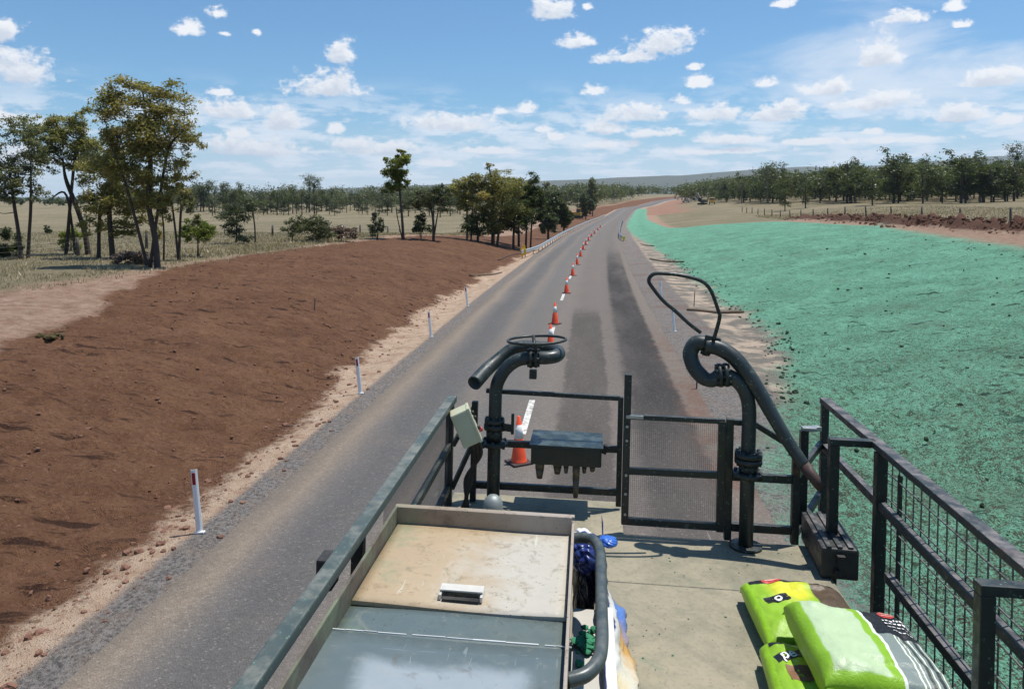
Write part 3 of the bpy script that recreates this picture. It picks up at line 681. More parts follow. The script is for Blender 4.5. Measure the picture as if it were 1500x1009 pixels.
def f(bm):
    for k in range(52):
        y = 4.66 - k * .098; tube(bm, [(1.705, y, -.34), (1.705, y, .70)], .0042, 5, False)
    for k in range(7):
        z = -.27 + k * .145; tube(bm, [(1.698, 4.72, z), (1.698, -.4, z)], .0045, 5, False)
part('wire_mesh', plain('mesh_wire', (.11, .115, .11), .45, .3, 9, .4, (.3, .28, .25, .7)), f, rr)
for y in (4.86, 3.06):
    def f(bm):
        bar(bm, (1.44, y, -.34), (1.44, y, .70), .056, .056); box(bm, (1.545, y, .722), (.27, .062, .04))
    s_ = part('step_gate_frame', M_DARK, f, rr)
# ladder down the side
def f(bm):
    for x, y in ((1.50, 4.80), (1.50, 4.30)): bar(bm, (x, y, -.3), (x + .03, y, -2.0), .04, .04)
    for k in range(6): bar(bm, (1.51, 4.32, -.35 - .28 * k), (1.51, 4.78, -.35 - .28 * k), .04, .03)
part('ladder', M_DARK, f)
# bolts on the gate post drawn proud
def f(bm):
    bar(bm, (.236, 5.09, .748), (.84, 5.09, .748), .036, .030); bar(bm, (.236, 5.09, .40), (.84, 5.09, .405), .034, .042); bar(bm, (.236, 5.09, .078), (.84, 5.09, .078), .034, .044)
    bar(bm, (.225, 5.088, .06), (.225, 5.088, 1.02), .045, .045); bar(bm, (.822, 5.09, .05), (.822, 5.09, .75), .045, .045)
g1 = part('gate', M_DARK, f, label='swung deck gate of dark square tube')
for z in (.13, .26, .38, .60, .69): part('bolt', M_GALV, lambda bm: cyl(bm, (.225, 5.062, z), (.225, 5.056, z), .009, 8), g1)
def fine_mesh(bm, p, du, dv, nu_, nv_, r=.0008):
    p, du, dv = Vector(p), Vector(du), Vector(dv)
    for k in range(nu_ + 1): tube(bm, [p + du * (k / nu_), p + du * (k / nu_) + dv], r, 3, False)
    for k in range(nv_ + 1): tube(bm, [p + dv * (k / nv_), p + dv * (k / nv_) + du], r, 3, False)
M_MESH = plain('fine_mesh_wire', (.05, .052, .05), .5)
part('wire_mesh', M_MESH, lambda bm: fine_mesh(bm, (.245, 5.108, .09), (.56, 0, 0), (0, 0, .645), 44, 50), g1)
part('wire_mesh', M_MESH, lambda bm: fine_mesh(bm, (-.978, 3.62, .0), (0, 1.74, 0), (0, 0, .69), 110, 46), lr)
part('hinge_strap', M_GALV, lambda bm: box(bm, (.272, 5.066, .752), (.11, .012, .022)), g1)
def f(bm):
    bar(bm, (.895, 5.095, .745), (1.02, 5.095, .742), .036, .034); bar(bm, (1.02, 5.095, .742), (1.30, 5.07, .585), .034, .034)
    bar(bm, (.895, 5.095, .402), (1.262, 5.095, .402), .036, .05); bar(bm, (.895, 5.095, .082), (1.262, 5.095, .082), .036, .05)
    bar(bm, (1.285, 5.12, .03), (1.65, 5.84, .06), .036, .045); bar(bm, (1.31, 5.16, .41), (1.65, 5.84, .42), .036, .045)
rail('corner rail beside the right hand cannon', M_DARK, f, [((.872, 5.095, 0), (.872, 5.095, .765), .044), ((1.285, 5.095, 0), (1.285, 5.095, .575), .046), ((1.385, 5.30, 0), (1.385, 5.30, .66), .05)])
part('rail_bracket', M_GALV, lambda bm: (box(bm, (1.45, 5.33, .665), (.10, .05, .03), Euler((0, 0, .4))), box(bm, (1.415, 5.30, .672), (.09, .06, .02))))
def f(bm):
    bar(bm, (-.74, 5.485, .775), (.195, 5.485, .765), .034, .030); bar(bm, (-.80, 5.485, .41), (.185, 5.485, .412), .034, .046); bar(bm, (-.80, 5.485, .11), (.185, 5.485, .115), .034, .046)
    bar(bm, (.20, 5.485, .02), (.20, 5.485, .775), .036, .036)
rail('fixed front rail carrying the black junction box', M_DARK, f, [((-.815, 5.47, 0), (-.815, 5.47, .70), .042)])
def f(bm): bar(bm, (-.955, 5.40, .40), (-.82, 5.47, .66), .03, .03); bar(bm, (-.955, 5.40, .1), (-.82, 5.47, .42), .03, .03)
part('rail_brace', M_DARK, f)

# black junction box with hanging nozzles
def f(bm):
    box(bm, (-.165, 5.485, .392), (.478, .335, .125), bev=.010); box(bm, (-.165, 5.485, .460), (.500, .36, .014), bev=.004)
mb = part('junction_box', plain('box_green', (.012, .021, .019), .35, .3, 7, 0, (.10, .13, .12, .55)), f)
part('latch', M_BLACK, lambda bm: box(bm, (.098, 5.40, .435), (.03, .05, .06), Euler((0, .3, 0))), mb)
for x, y, L, r in ((-.345, 5.39, .12, .033), (-.225, 5.44, .10, .033), (-.165, 5.42, .085, .020), (-.095, 5.38, .235, .026), (-.04, 5.44, .085, .02), (.015, 5.42, .065, .024)):
    part('nozzle', M_BRASS, lambda bm: (cyl(bm, (x, y, .335), (x, y, .335 - L * .45), r, 16, r * .92), cyl(bm, (x, y, .335 - L * .45), (x, y, .335 - L), r * .92, 16, r * .6)), mb)
# cream control box tipped on the left rail, with its cables
cb = part('control_box', M_CREAM, lambda bm: box(bm, (0, 0, 0), (.115, .15, .235), bev=.010))
cb.location = (-.835, 5.14, .615); cb.rotation_euler = (0, R(-24), R(12))
part('box_lid', M_CREAM, lambda bm: box(bm, (.064, 0, 0), (.022, .156, .241), bev=.006), cb)
for y, z in ((-.03, .07), (.02, .02), (-.02, -.04)): part('switch', M_BLACK, lambda bm: cyl(bm, (.075, y, z), (.095, y, z), .013, 10), cb)
part('indicator_lamp', plain('red_button', (.45, .05, .06), .4), lambda bm: cyl(bm, (.075, .03, -.07), (.10, .03, -.07), .016, 10), cb)
for k in range(3):
    part('cable', M_BLACK, lambda bm: tube(bm, smooth_path([(-.80 + .02 * k, 5.20, .52), (-.775 + .02 * k, 5.24, .40), (-.80 - .02 * k, 5.27, .22), (-.86 + .02 * k, 5.26, .02), (-.93 + .03 * k, 5.2, .0)]), .012 + .003 * (k % 2), 8))

# left spray pipe: riser, folded swivel, open mouth, hand ring
lp = part('spray_pipe', M_PIPE, lambda bm: tube(bm, [(-.662, 5.383, 0), (-.662, 5.383, .3), (-.662, 5.383, .78)] + smooth_path([(-.662, 5.383, .80), (-.645, 5.385, .87), (-.595, 5.388, .955), (-.52, 5.39, 1.015), (-.44, 5.39, 1.035)], 6)[1:] + smooth_path([(-.36, 5.39, 1.04), (-.31, 5.39, 1.043), (-.255, 5.42, 1.05), (-.235, 5.50, 1.058), (-.27, 5.58, 1.066), (-.35, 5.61, 1.07), (-.50, 5.61, 1.07), (-.58, 5.60, 1.05), (-.66, 5.55, .99), (-.74, 5.45, .925), (-.80, 5.30, .865)], 6), [.045] * 20 + [.047, .050, .050], 20, True, .86), label='left pipe folded back with an open black mouth')
part('flange', M_DARK, lambda bm: (flange(bm, (-.664, 5.383, .555), (0, 0, 1), .074, .03), flange(bm, (-.664, 5.383, .595), (0, 0, 1), .070, .026), flange(bm, (-.664, 5.383, .44), (0, 0, 1), .096, .024, 6), cyl(bm, (-.664, 5.383, .44), (-.664, 5.383, .56), .056)), lp)
part('coupling', M_DARK, lambda bm: (flange(bm, (-.425, 5.39, 1.036), (1, .02, .03), .068, .020), flange(bm, (-.388, 5.39, 1.039), (1, .02, .03), .068, .020), box(bm, (-.405, 5.37, .93), (.05, .05, .06)), box(bm, (-.44, 5.37, 1.13), (.06, .04, .03))), lp)
part('valve_lever', M_DARK, lambda bm: (bar(bm, (-.60, 5.36, .56), (-.535, 5.34, .56), .02, .05), bar(bm, (-.535, 5.34, .52), (-.535, 5.34, .66), .02, .02)), lp)
def f(bm):
    ring = [(-.385 + .20 * math.cos(a), 5.37 + .17 * math.sin(a), 1.165 + .012 * math.cos(a)) for a in np.linspace(.15, 2 * math.pi + .15, 33)]
    tube(bm, ring, .009, 8)
    tube(bm, [(-.385, 5.40, 1.08), (-.385, 5.30, 1.12), (-.385, 5.21, 1.16)], .012, 8); tube(bm, [(-.40, 5.42, 1.08), (-.42, 5.53, 1.165)], .012, 8)
part('hand_ring', M_DARK, f, lp)
vc = bmesh.new(); lathe(vc, [(.062, 0), (.066, .10), (.064, .15), (.052, .185), (.028, .205), (.004, .21)])
o = obj('vent_cap', vc, plain('mill_galvanised', (.26, .29, .28), .55, .3, 30, .4), truck); o.location = (-.62, 5.02, .01)

# right spray cannon: riser, swivel, barrel folded back over the corner, hand loop
rp = part('spray_cannon', M_PIPE, lambda bm: tube(bm, [(.968, 4.995, .0), (.968, 4.995, .5), (.970, 4.995, .80)] + smooth_path([(.970, 4.995, .82), (.962, 4.998, .90), (.935, 5.0, .975), (.885, 5.003, 1.03), (.83, 5.005, 1.06)], 6)[1:] + smooth_path([(.79, 5.01, 1.06), (.745, 5.02, 1.02), (.69, 5.04, 1.03), (.635, 5.06, 1.09), (.612, 5.08, 1.17), (.645, 5.08, 1.235), (.70, 5.07, 1.24)], 6), [.044] * 12 + [.048] * 8, 20), label='right cannon with its barrel folded down over the corner rail')
part('base_plate', M_DARK, lambda bm: (cyl(bm, (.968, 4.995, .001), (.968, 4.995, .014), .10, 28)), rp)
part('flange', M_DARK, lambda bm: (flange(bm, (.971, 4.995, .575), (0, 0, 1), .084, .030, 10), flange(bm, (.971, 4.995, .538), (0, 0, 1), .084, .028, 10), cyl(bm, (.97, 4.995, .43), (.971, 4.995, .54), .056), flange(bm, (.97, 4.995, .455), (0, 0, 1), .094, .020, 6), box(bm, (1.075, 4.95, .45), (.07, .04, .045))), rp)
part('coupling', M_DARK, lambda bm: (flange(bm, (.825, 5.005, 1.06), (1, -.05, .12), .074, .022, 10), flange(bm, (.788, 5.01, 1.055), (1, -.05, .12), .074, .022, 10), flange(bm, (.715, 5.07, 1.225), (1, -.1, -.25), .066, .03, 8)), rp)
part('barrel', M_PIPE, lambda bm: tube(bm, smooth_path([(.70, 5.05, 1.23), (.78, 5.04, 1.22), (.87, 5.02, 1.17), (.945, 5.0, 1.085), (1.02, 4.975, .975), (1.10, 4.94, .835), (1.19, 4.90, .685), (1.27, 4.86, .57)], 6), [.050, .050, .049, .047, .043, .039, .036], 20), rp)
part('nozzle_tip', M_RUST, lambda bm: tube(bm, [(1.268, 4.861, .572), (1.33, 4.83, .495), (1.362, 4.815, .455)], [.037, .033, .031], 18, True, .75), rp)
def f(bm):
    tube(bm, smooth_path([(.745, 5.02, 1.27), (.775, 5.0, 1.41), (.765, 4.99, 1.46), (.715, 4.985, 1.585), (.655, 4.98, 1.642), (.53, 4.97, 1.674), (.39, 4.97, 1.682), (.345, 4.97, 1.665), (.332, 4.97, 1.632), (.355, 4.975, 1.592), (.425, 4.98, 1.51), (.50, 4.985, 1.45), (.585, 4.99, 1.375), (.662, 5.0, 1.318)], 5), .0120, 10)
part('hand_loop', M_DARK, f, rp)
def f(bm):
    v = [bm.verts.new(p) for p in ((.70, 5.02, 1.30), (.79, 5.02, 1.28), (.79, 5.02, 1.24), (.68, 5.02, 1.24), (.70, 5.05, 1.30), (.79, 5.05, 1.28), (.79, 5.05, 1.24), (.68, 5.05, 1.24))]
    for q in ((0, 1, 2, 3), (7, 6, 5, 4), (0, 4, 5, 1), (1, 5, 6, 2), (2, 6, 7, 3), (3, 7, 4, 0)): bm.faces.new([v[k] for k in q])
part('gusset', M_DARK, f, rp)

# dark ribbed tool box on the deck edge
def f(bm): box(bm, (1.435, 4.90, .088), (.205, .54, .175), Euler((0, 0, R(-3))), .012)
tb = part('tool_box', plain('tool_box_paint', (.02, .022, .022), .5, .3, 8, 0, (.20, .17, .15, .6)), f)
part('lid_rib', M_RAILD, lambda bm: [box(bm, (1.435 + dx, 4.90, .181), (.028, .53, .014), Euler((0, 0, R(-3)))) for dx in (-.06, .0, .06)], tb)
part('latch', M_BLACK, lambda bm: box(bm, (1.42, 4.615, .12), (.045, .03, .05)), tb); part('hasp', M_BLACK, lambda bm: box(bm, (1.40, 4.612, .05), (.03, .03, .03)), tb)

# hatch box with its coaming and lids
def f(bm):
    box(bm, (-.495, 2.70, .305), (.80, 1.76, .56), bev=.006)
hb = part('hatch_box', M_RAILD, f)
def f(bm):
    box(bm, (-.497, 3.566, .630), (.806, .014, .108), bev=.003)
    box(bm, (-.088, 2.70, .616), (.012, 1.75, .085), bev=.003)
    box(bm, (-.497, 3.580, .680), (.83, .03, .010), bev=.003)
part('coaming', M_COAM, f, hb)
part('coaming_side', lid_material('grimy_coaming_side', (.085, .075, .058), (.15, .125, .095), (.11, .105, .09), (.05, .05, .04), .65, .6), lambda bm: box(bm, (-.905, 2.78, .630), (.012, 1.58, .108), bev=.003), hb)
def sheet(bm, x0, x1, y0, y1, z, sag=0.0, nx=18, ny=10, lip=.016, seed=0, tilt=0.0):
    r = random.Random(seed); ph = r.uniform(0, 6)
    def zz(a, b): return z + sag * (math.sin(a * 5 + ph) * .5 + math.sin(b * 4 + ph) * .3) - sag * 1.2 * (1 - b) * math.sin(math.pi * a) + tilt * (1 - b)
    top = [[bm.verts.new((x0 + (x1 - x0) * i / nx, y0 + (y1 - y0) * j / ny, zz(i / nx, j / ny))) for i in range(nx + 1)] for j in range(ny + 1)]
    bot = [[bm.verts.new((v.co.x, v.co.y, v.co.z - lip)) for v in row] for row in top]
    for j in range(ny):
        for i in range(nx):
            fc = bm.faces.new((top[j][i], top[j][i + 1], top[j + 1][i + 1], top[j + 1][i])); fc.smooth = True
            bm.faces.new((bot[j][i], bot[j + 1][i], bot[j + 1][i + 1], bot[j][i + 1]))
    edge = [(j, 0) for j in range(ny + 1)] + [(ny, i) for i in range(1, nx + 1)] + [(j, nx) for j in range(ny - 1, -1, -1)] + [(0, i) for i in range(nx - 1, 0, -1)]
    for k in range(len(edge)):
        a, b = edge[k], edge[(k + 1) % len(edge)]
        bm.faces.new((top[a[0]][a[1]], top[b[0]][b[1]], bot[b[0]][b[1]], bot[a[0]][a[1]]))
ld = part('hatch_lid', M_LIDTAN, lambda bm: sheet(bm, -.893, -.098, 2.845, 3.552, .607, .006, seed=1), hb, 'tan stained hatch lid with a recessed handle')
def f(bm):
    x0, y0, z = -.495, 2.925, .612
    box(bm, (x0, y0 + .052, z + .006), (.165, .012, .024), bev=.003); box(bm, (x0 - .078, y0 + .015, z + .005), (.010, .075, .020), bev=.003)
    box(bm, (x0 + .078, y0 + .015, z + .005), (.010, .075, .020), bev=.003); box(bm, (x0, y0 + .022, z + .022), (.165, .050, .006), bev=.002)
part('lid_handle', M_BRIGHT, f, hb)
part('handle_shade', M_BLACK, lambda bm: box(bm, (-.495, 2.912, .610), (.14, .030, .008), bev=.002), hb)  # thin black slab stands in for the shade under the handle
part('hatch_strip', M_LIDGREY, lambda bm: sheet(bm, -.897, -.096, 2.648, 2.838, .594, .005, ny=5, seed=2), hb)
part('big_lid', M_BIGLID, lambda bm: sheet(bm, -.955, -.082, 1.835, 2.642, .607, .006, seed=3), hb, 'grey hatch lid worn pale in the middle')
def f(bm):
    r = random.Random(4); x = -.90
    while x < -.10:
        w = r.uniform(.02, .12); box(bm, (x + w / 2, 2.646 + r.uniform(-.0015, .0015), .611), (w, r.uniform(.003, .007), .005), Euler((0, 0, r.uniform(-.02, .02))), .002); x += w + r.choice((.001, .004, .02))
part('seal_strip', plain('pale_sealant', (.55, .56, .53), .6), f, hb)
# bent tube grab rail beside the hatch box
part('grab_rail', plain('grab_tube_paint', (.05, .066, .064), .4, .3, 6, 0, (.2, .2, .18, .4)), lambda bm: tube(bm, smooth_path([(-.085, 3.575, .585), (-.045, 3.57, .592), (.005, 3.53, .60), (.03, 3.44, .60), (.034, 3.30, .60), (.031, 2.95, .60), (.029, 2.72, .60), (.015, 2.61, .595), (-.025, 2.545, .585), (-.085, 2.52, .575)], 6), .0235, 14))

# ------------------------------------------------------------------ loose things on the deck
TM = Matrix.Translation((0, 0, 2.9)) @ (Matrix.Rotation(-YAW, 4, 'Z') @ Matrix.Rotation(ROLL, 4, 'Y'))
def on_deck(o, loc, yaw=0.0, rx=0.0, ry=0.0):
    M = TM @ Matrix.Translation(loc) @ Euler((rx, ry, yaw)).to_matrix().to_4x4()
    o.location = M.to_translation(); o.rotation_euler = M.to_euler(); return o

class Pillow:
    """a filled plastic sack: long axis y, width x, with crimped ends"""
    def __init__(s, W_, L_, H_, seed, soft=5.0):
        s.W, s.L, s.H, s.soft = W_, L_, H_, soft; s.ox = seed * 13.7
    def top(s, a, b):
        a = np.asarray(a, float); b = np.asarray(b, float)
        prof = np.clip((1 - np.abs(a) ** s.soft) * (1 - np.abs(b) ** s.soft), 0, 1) ** .42
        wr = fbm(a * 2.2 + s.ox, b * 2.2, 4, .55) * .018 + fbm(a * 7 + s.ox, b * 4, 2) * .006
        edge = 1 - np.maximum(np.abs(a), np.abs(b)) ** 6
        return s.H * (.5 + .5 * prof) + wr * edge + .010 * np.sin(a * 9 + s.ox + b * 3) * (np.abs(a) > .6) * edge
    def pos(s, a, b, lift=0.0):
        return np.stack([np.asarray(b) * s.W / 2, np.asarray(a) * s.L / 2, s.top(a, b) + lift], -1)
    def mesh(s, name, m):
        n = 49; g = np.linspace(-1, 1, n); g = np.sign(g) * (1 - (1 - np.abs(g)) ** 1.5)
        A, B = np.meshgrid(g, g, indexing='ij')
        T = s.pos(A, B); D = T.copy(); D[..., 2] = s.H - (T[..., 2] - 0) ; D[..., 2] = np.minimum(D[..., 2], s.H * .5); D[..., 2] = np.maximum(D[..., 2], 0.0)
        V = np.concatenate([T.reshape(-1, 3), D.reshape(-1, 3)]); k = n * n
        q = (np.arange(n - 1)[:, None] * n + np.arange(n - 1)[None]).ravel()
        top = np.stack([q, q + 1, q + n + 1, q + n], 1)[:, ::-1]; bot = np.stack([q, q + n, q + n + 1, q + 1], 1)[:, ::-1] + k
        e = [(0, i) for i in range(n)] + [(j, n - 1) for j in range(1, n)] + [(n - 1, i) for i in range(n - 2, -1, -1)] + [(j, 0) for j in range(n - 2, 0, -1)]
        idx = [j * n + i for j, i in e]; side = [(idx[i], idx[(i + 1) % len(idx)], idx[(i + 1) % len(idx)] + k, idx[i] + k) for i in range(len(idx))]
        o = np_mesh(name, V, np.concatenate([top, bot, np.array(side)]), mat=m, smooth=True)
        attr(o.data, 'a', np.tile(A.ravel(), 2)); attr(o.data, 'b', np.tile(B.ravel(), 2))
        return o
    def seams(s, m, parent):
        for e in (-1, 1):
            g = np.linspace(-.97, .97, 40); V = []
            for j in range(4):
                y = e * (s.L / 2 - .012 + .014 * j); z = s.H * .5 + .006 * np.sin(g * 11 + s.ox) * j / 3 - .012 * j * (j > 1) + .004 * fbm(g * 6 + s.ox, g * 0 + j * .3, 2)
                V.append(np.stack([g * s.W / 2, np.full_like(g, y), z], -1))
            V = np.concatenate(V); q = (np.arange(3)[:, None] * 40 + np.arange(39)[None]).ravel()
            o = np_mesh('end_seam', V, np.stack([q, q + 1, q + 41, q + 40], 1), mat=m, smooth=True, parent=parent)
            md = o.modifiers.new('solid', 'SOLIDIFY'); md.thickness = .003
    def patch(s, name, m, parent, fn, lift=.002):
        """a printed patch: a 2-d outline in (a, b) laid on the sack; fn adds faces to a flat bmesh"""
        bm = bmesh.new(); fn(bm)
        bmesh.ops.triangulate(bm, faces=bm.faces[:])
        for _ in range(2):
            bmesh.ops.subdivide_edges(bm, edges=[e for e in bm.edges if e.calc_length() > .05], cuts=1, use_grid_fill=False)
            bmesh.ops.triangulate(bm, faces=bm.faces[:])
        for v in bm.verts:
            p = s.pos(v.co.y, v.co.x, lift); v.co = Vector(p)
        return obj(name, bm, m, parent, True)
def oval(bm, cx, cy, rx, ry, rot=0, n=24):
    v = []
    for k in range(n):
        a = 2 * math.pi * k / n; x, y = rx * math.cos(a), ry * math.sin(a)
        v.append(bm.verts.new((cx + x * math.cos(rot) - y * math.sin(rot), cy + x * math.sin(rot) + y * math.cos(rot), 0)))
    bm.faces.new(v)
def quad(bm, cx, cy, w, h, rot=0):
    v = []
    for x, y in ((-w, -h), (w, -h), (w, h), (-w, h)):
        v.append(bm.verts.new((cx + x / 2 * math.cos(rot) - y / 2 * math.sin(rot), cy + x / 2 * math.sin(rot) + y / 2 * math.cos(rot), 0)))
    bm.faces.new(v)
def text_faces(bm, txt, cx, cy, size, rot=0, sx=1.0):
    cu = bpy.data.curves.new('txt', 'FONT'); cu.body = txt; cu.align_x = 'CENTER'; cu.align_y = 'CENTER'; cu.size = size; cu.resolution_u = 4
    cu.offset = size * .018
    t = bpy.data.objects.new('txt', cu); COL.objects.link(t)
    dg = bpy.context.evaluated_depsgraph_get(); me = bpy.data.meshes.new_from_object(t.evaluated_get(dg))
    bpy.data.objects.remove(t); bpy.data.curves.remove(cu)
    for v in me.vertices:
        x, y = v.co.x * sx, v.co.y
        v.co = (cx + x * math.cos(rot) - y * math.sin(rot), cy + x * math.sin(rot) + y * math.cos(rot), 0)
    bm.from_mesh(me); bpy.data.meshes.remove(me)

def sack_material(name, fn):
    m, t, out = mat(name); a, b = t.attr('a'), t.attr('b'); P = t.coord()
    c = fn(t, a, b, P)
    d = t.mr(t.noise(7, 6, .7, P), .55, .75)
    c = t.mix(t.math('MULTIPLY', d, .22), c, (.25, .22, .12))
    wr = t.math('ADD', t.noise(14, 5, .65, P, 1.2), t.math('MULTIPLY', t.noise(45, 3, .6, P, .6), .4))
    out(c, .42, t.bump(wr, .45, .012), None, .35)
    return m
LIME, PALE, BLK = (.22, .42, .02), (.43, .55, .33), (.012, .012, .014)
def s_top(t, a, b, P):
    fx = t.math('SUBTRACT', 1.0, t.mr(b, -.02, .02))
    c = t.mix(fx, LIME, PALE)
    c = t.mix(t.mr(b, -.82, -.86), c, LIME)
    c = t.mix(t.mr(a, -.86, -.9), c, LIME)
    white = t.mr(b, .15, .165); c = t.mix(white, c, (.70, .76, .66))
    grey = t.mr(b, .20, .215); c = t.mix(grey, c, (.20, .24, .22))
    for p, w, col in ((.46, .016, (.72, .78, .62)), (.53, .012, (.72, .78, .62)), (.61, .03, (.05, .06, .05)), (.68, .014, (.72, .78, .62)), (.77, .035, (.03, .04, .04)), (.85, .016, (.72, .78, .62)), (.945, .02, LIME)):
        c = t.mix(t.mr(t.math('ABSOLUTE', t.math('SUBTRACT', b, p)), w, w * .7), c, col)
    blk = t.math('MULTIPLY', t.mr(a, .12, .135), t.mr(b, .20, .215)); c = t.mix(blk, c, BLK)
    front = t.math('MULTIPLY', t.mr(a, -.955, -.975), t.mr(b, .22, .20)); c = t.mix(front, c, LIME)
    return c
def s_side(t, a, b, P):
    c = t.mix(t.noise(4, 4, .6, P), (.22, .42, .02), (.29, .48, .035))
    yb = t.mr(t.math('ADD', t.math('SQRT', t.math('ADD', t.math('POWER', t.math('SUBTRACT', a, .45), 2), t.math('POWER', t.math('ADD', b, .15), 2))), t.math('MULTIPLY', t.noise(9, 3, .6, P), .3)), .72, .38)
    c = t.mix(yb, c, (.62, .60, .04))
    photo = t.mix(t.noise(10, 5, .7, P, 1), (.015, .012, .008), (.16, .10, .05))
    c = t.mix(t.math('MULTIPLY', t.mr(b, .28, .32), t.mr(a, -.2, -.15)), c, photo)
    c = t.mix(t.mr(t.math('SUBTRACT', a, t.math('MULTIPLY', b, -.05)), .70, .72), c, BLK)
    c = t.mix(t.mr(b, -.86, -.89), c, (.29, .55, .02))
    return c
M_S1, M_S2 = sack_material('lime_sack_print', s_top), sack_material('lime_yellow_sack_print', s_side)
M_RED = plain('label_red', (.55, .06, .05), .4); M_PINK = plain('label_pink', (.75, .33, .28), .4); M_WHITE = plain('label_white', (.80, .80, .76), .5, .1); M_INK = plain('label_black', BLK, .35)

b1 = Pillow(.50, .56, .165, 1)
o = b1.mesh('soil_bag', M_S2); on_deck(o, (1.055, 4.00, .001), R(2))
tag(o, 'lime and yellow potting mix bag with black header and letter o by the step gate', 'soil bag', 'bags of potting mix on the deck')
M_SEAM = plain('sack_seam_film', (.24, .45, .03), .45)
b1.seams(M_INK, o)
b1.patch('logo', M_RED, o, lambda bm: oval(bm, -.42, .80, .20, .085))
b1.patch('logo_bar', M_PINK, o, lambda bm: quad(bm, -.42, .80, .26, .05), .004)
b1.patch('label', M_INK, o, lambda bm: quad(bm, -.50, .10, .50, .20, .25))
b1.patch('lettering', M_WHITE, o, lambda bm: text_faces(bm, 'o', -.48, .12, .30, .25), .004)
b2 = Pillow(.48, .60, .165, 2)
o = b2.mesh('soil_bag', M_S2); on_deck(o, (.995, 3.37, .001), R(-3))
tag(o, 'lime potting mix bag with letters pe on a black patch, under the pale green bag', 'soil bag', 'bags of potting mix on the deck')
b2.seams(M_SEAM, o)
b2.patch('label', M_INK, o, lambda bm: quad(bm, -.58, .46, .52, .20, .3))
b2.patch('lettering', M_WHITE, o, lambda bm: text_faces(bm, 'pe', -.60, .475, .30, .3), .004)
b2.patch('picture', plain('label_brown', (.20, .10, .05), .5, .6, 20), o, lambda bm: quad(bm, -.45, .05, .5, .35, .1))
b3 = Pillow(.52, .60, .18, 3, 6)
o = b3.mesh('soil_bag', M_S1); on_deck(o, (1.135, 3.42, .148), R(1), R(0), R(7))
tag(o, 'pale green bag with lime edges and grey stripes, lying on top of the others', 'soil bag', 'bags of potting mix on the deck')
b3.seams(M_SEAM, o)
b3.patch('logo', M_RED, o, lambda bm: oval(bm, .62, .78, .14, .10))
b3.patch('logo_bar', M_PINK, o, lambda bm: [quad(bm, .62, .78 + k * .05, .2, .022) for k in (-1, 0, 1)], .004)
def marks(bm):
    r = random.Random(3)
    for k, y in enumerate((.56, .47, .36, .26)):
        x = .46
        while x < .86:
            w = r.uniform(.02, .07); quad(bm, x + w / 2, y + r.uniform(-.01, .01), w, .035 if k < 2 else .02); x += w + .02
b3.patch('print_marks', M_WHITE, o, marks, .003)

# crumpled blue sack, empty printed sack, white carton with green mulch
def crumple(name, m, c, r, seed, amp=.35, sub=5):
    bm = bmesh.new(); bmesh.ops.create_icosphere(bm, subdivisions=sub, radius=1)
    P = np.array([v.co[:] for v in bm.verts])
    n = np.abs(fbm(P[:, 0] * 1.1 + seed + P[:, 2], P[:, 1] * 1.6 + P[:, 2] * 1.3 + seed, 2, .45))
    k = .85 + amp - 1.5 * amp * (1 - np.minimum(n * 3, 1))
    for v, p, q in zip(bm.verts, P, k): v.co = Vector((c[0] + p[0] * r[0] * q, c[1] + p[1] * r[1] * q, c[2] + p[2] * r[2] * q))
    return bm
M_BLUE = plain('blue_sack_film', (.02, .035, .16), .28, .6, 16); M_NAVY = plain('navy_sack_film', (.008, .010, .026), .35, .5, 14)
def sack_multi():
    m, t, out = mat('printed_sack_film'); P = t.coord(); a, b = t.attr('a'), t.attr('b')
    e = t.math('ADD', b, t.math('MULTIPLY', t.math('SUBTRACT', t.noise(8, 5, .6, P), .5), .25))
    c = t.mix(t.mr(e, .48, .52), (.018, .03, .15), (.62, .62, .58))
    pr = t.ramp(t.math('ADD', a, t.math('MULTIPLY', t.math('SUBTRACT', t.noise(11, 4, .6, P), .5), .3)), [(.05, (.10, .22, .03)), (.22, (.50, .05, .03)), (.34, (.65, .45, .10)), (.55, (.62, .60, .50)), (.72, (.55, .30, .06)), (.9, (.10, .20, .50))])
    c = t.mix(t.mr(e, .62, .70), c, pr)
    out(c, .35, t.bump(t.noise(25, 5, .6, P, 1), .5, .01)); return m
bs = empty('blue_sack'); on_deck(bs, (0, 0, 0))
tag(bs, 'crumpled navy blue plastic sack stuffed between the hatch box and the bent grab rail', 'sack')
obj('film', crumple('film', M_BLUE, (-.025, 3.70, .47), (.085, .12, .095), 1.0, .10), M_BLUE, bs, True)
obj('film', crumple('film', M_NAVY, (-.03, 3.72, .30), (.06, .10, .26), 4.0, .12), M_NAVY, bs, True)
obj('tie', crumple('tie', M_WHITE, (-.045, 3.80, .50), (.05, .03, .04), 7.0, .2, 4), M_WHITE, bs, True)
obj('handle_flap', crumple('handle_flap', M_BLUE, (.075, 3.72, .52), (.05, .055, .025), 9.0, .12, 4), plain('bright_blue_film', (.04, .14, .50), .3, .5, 20), bs, True)
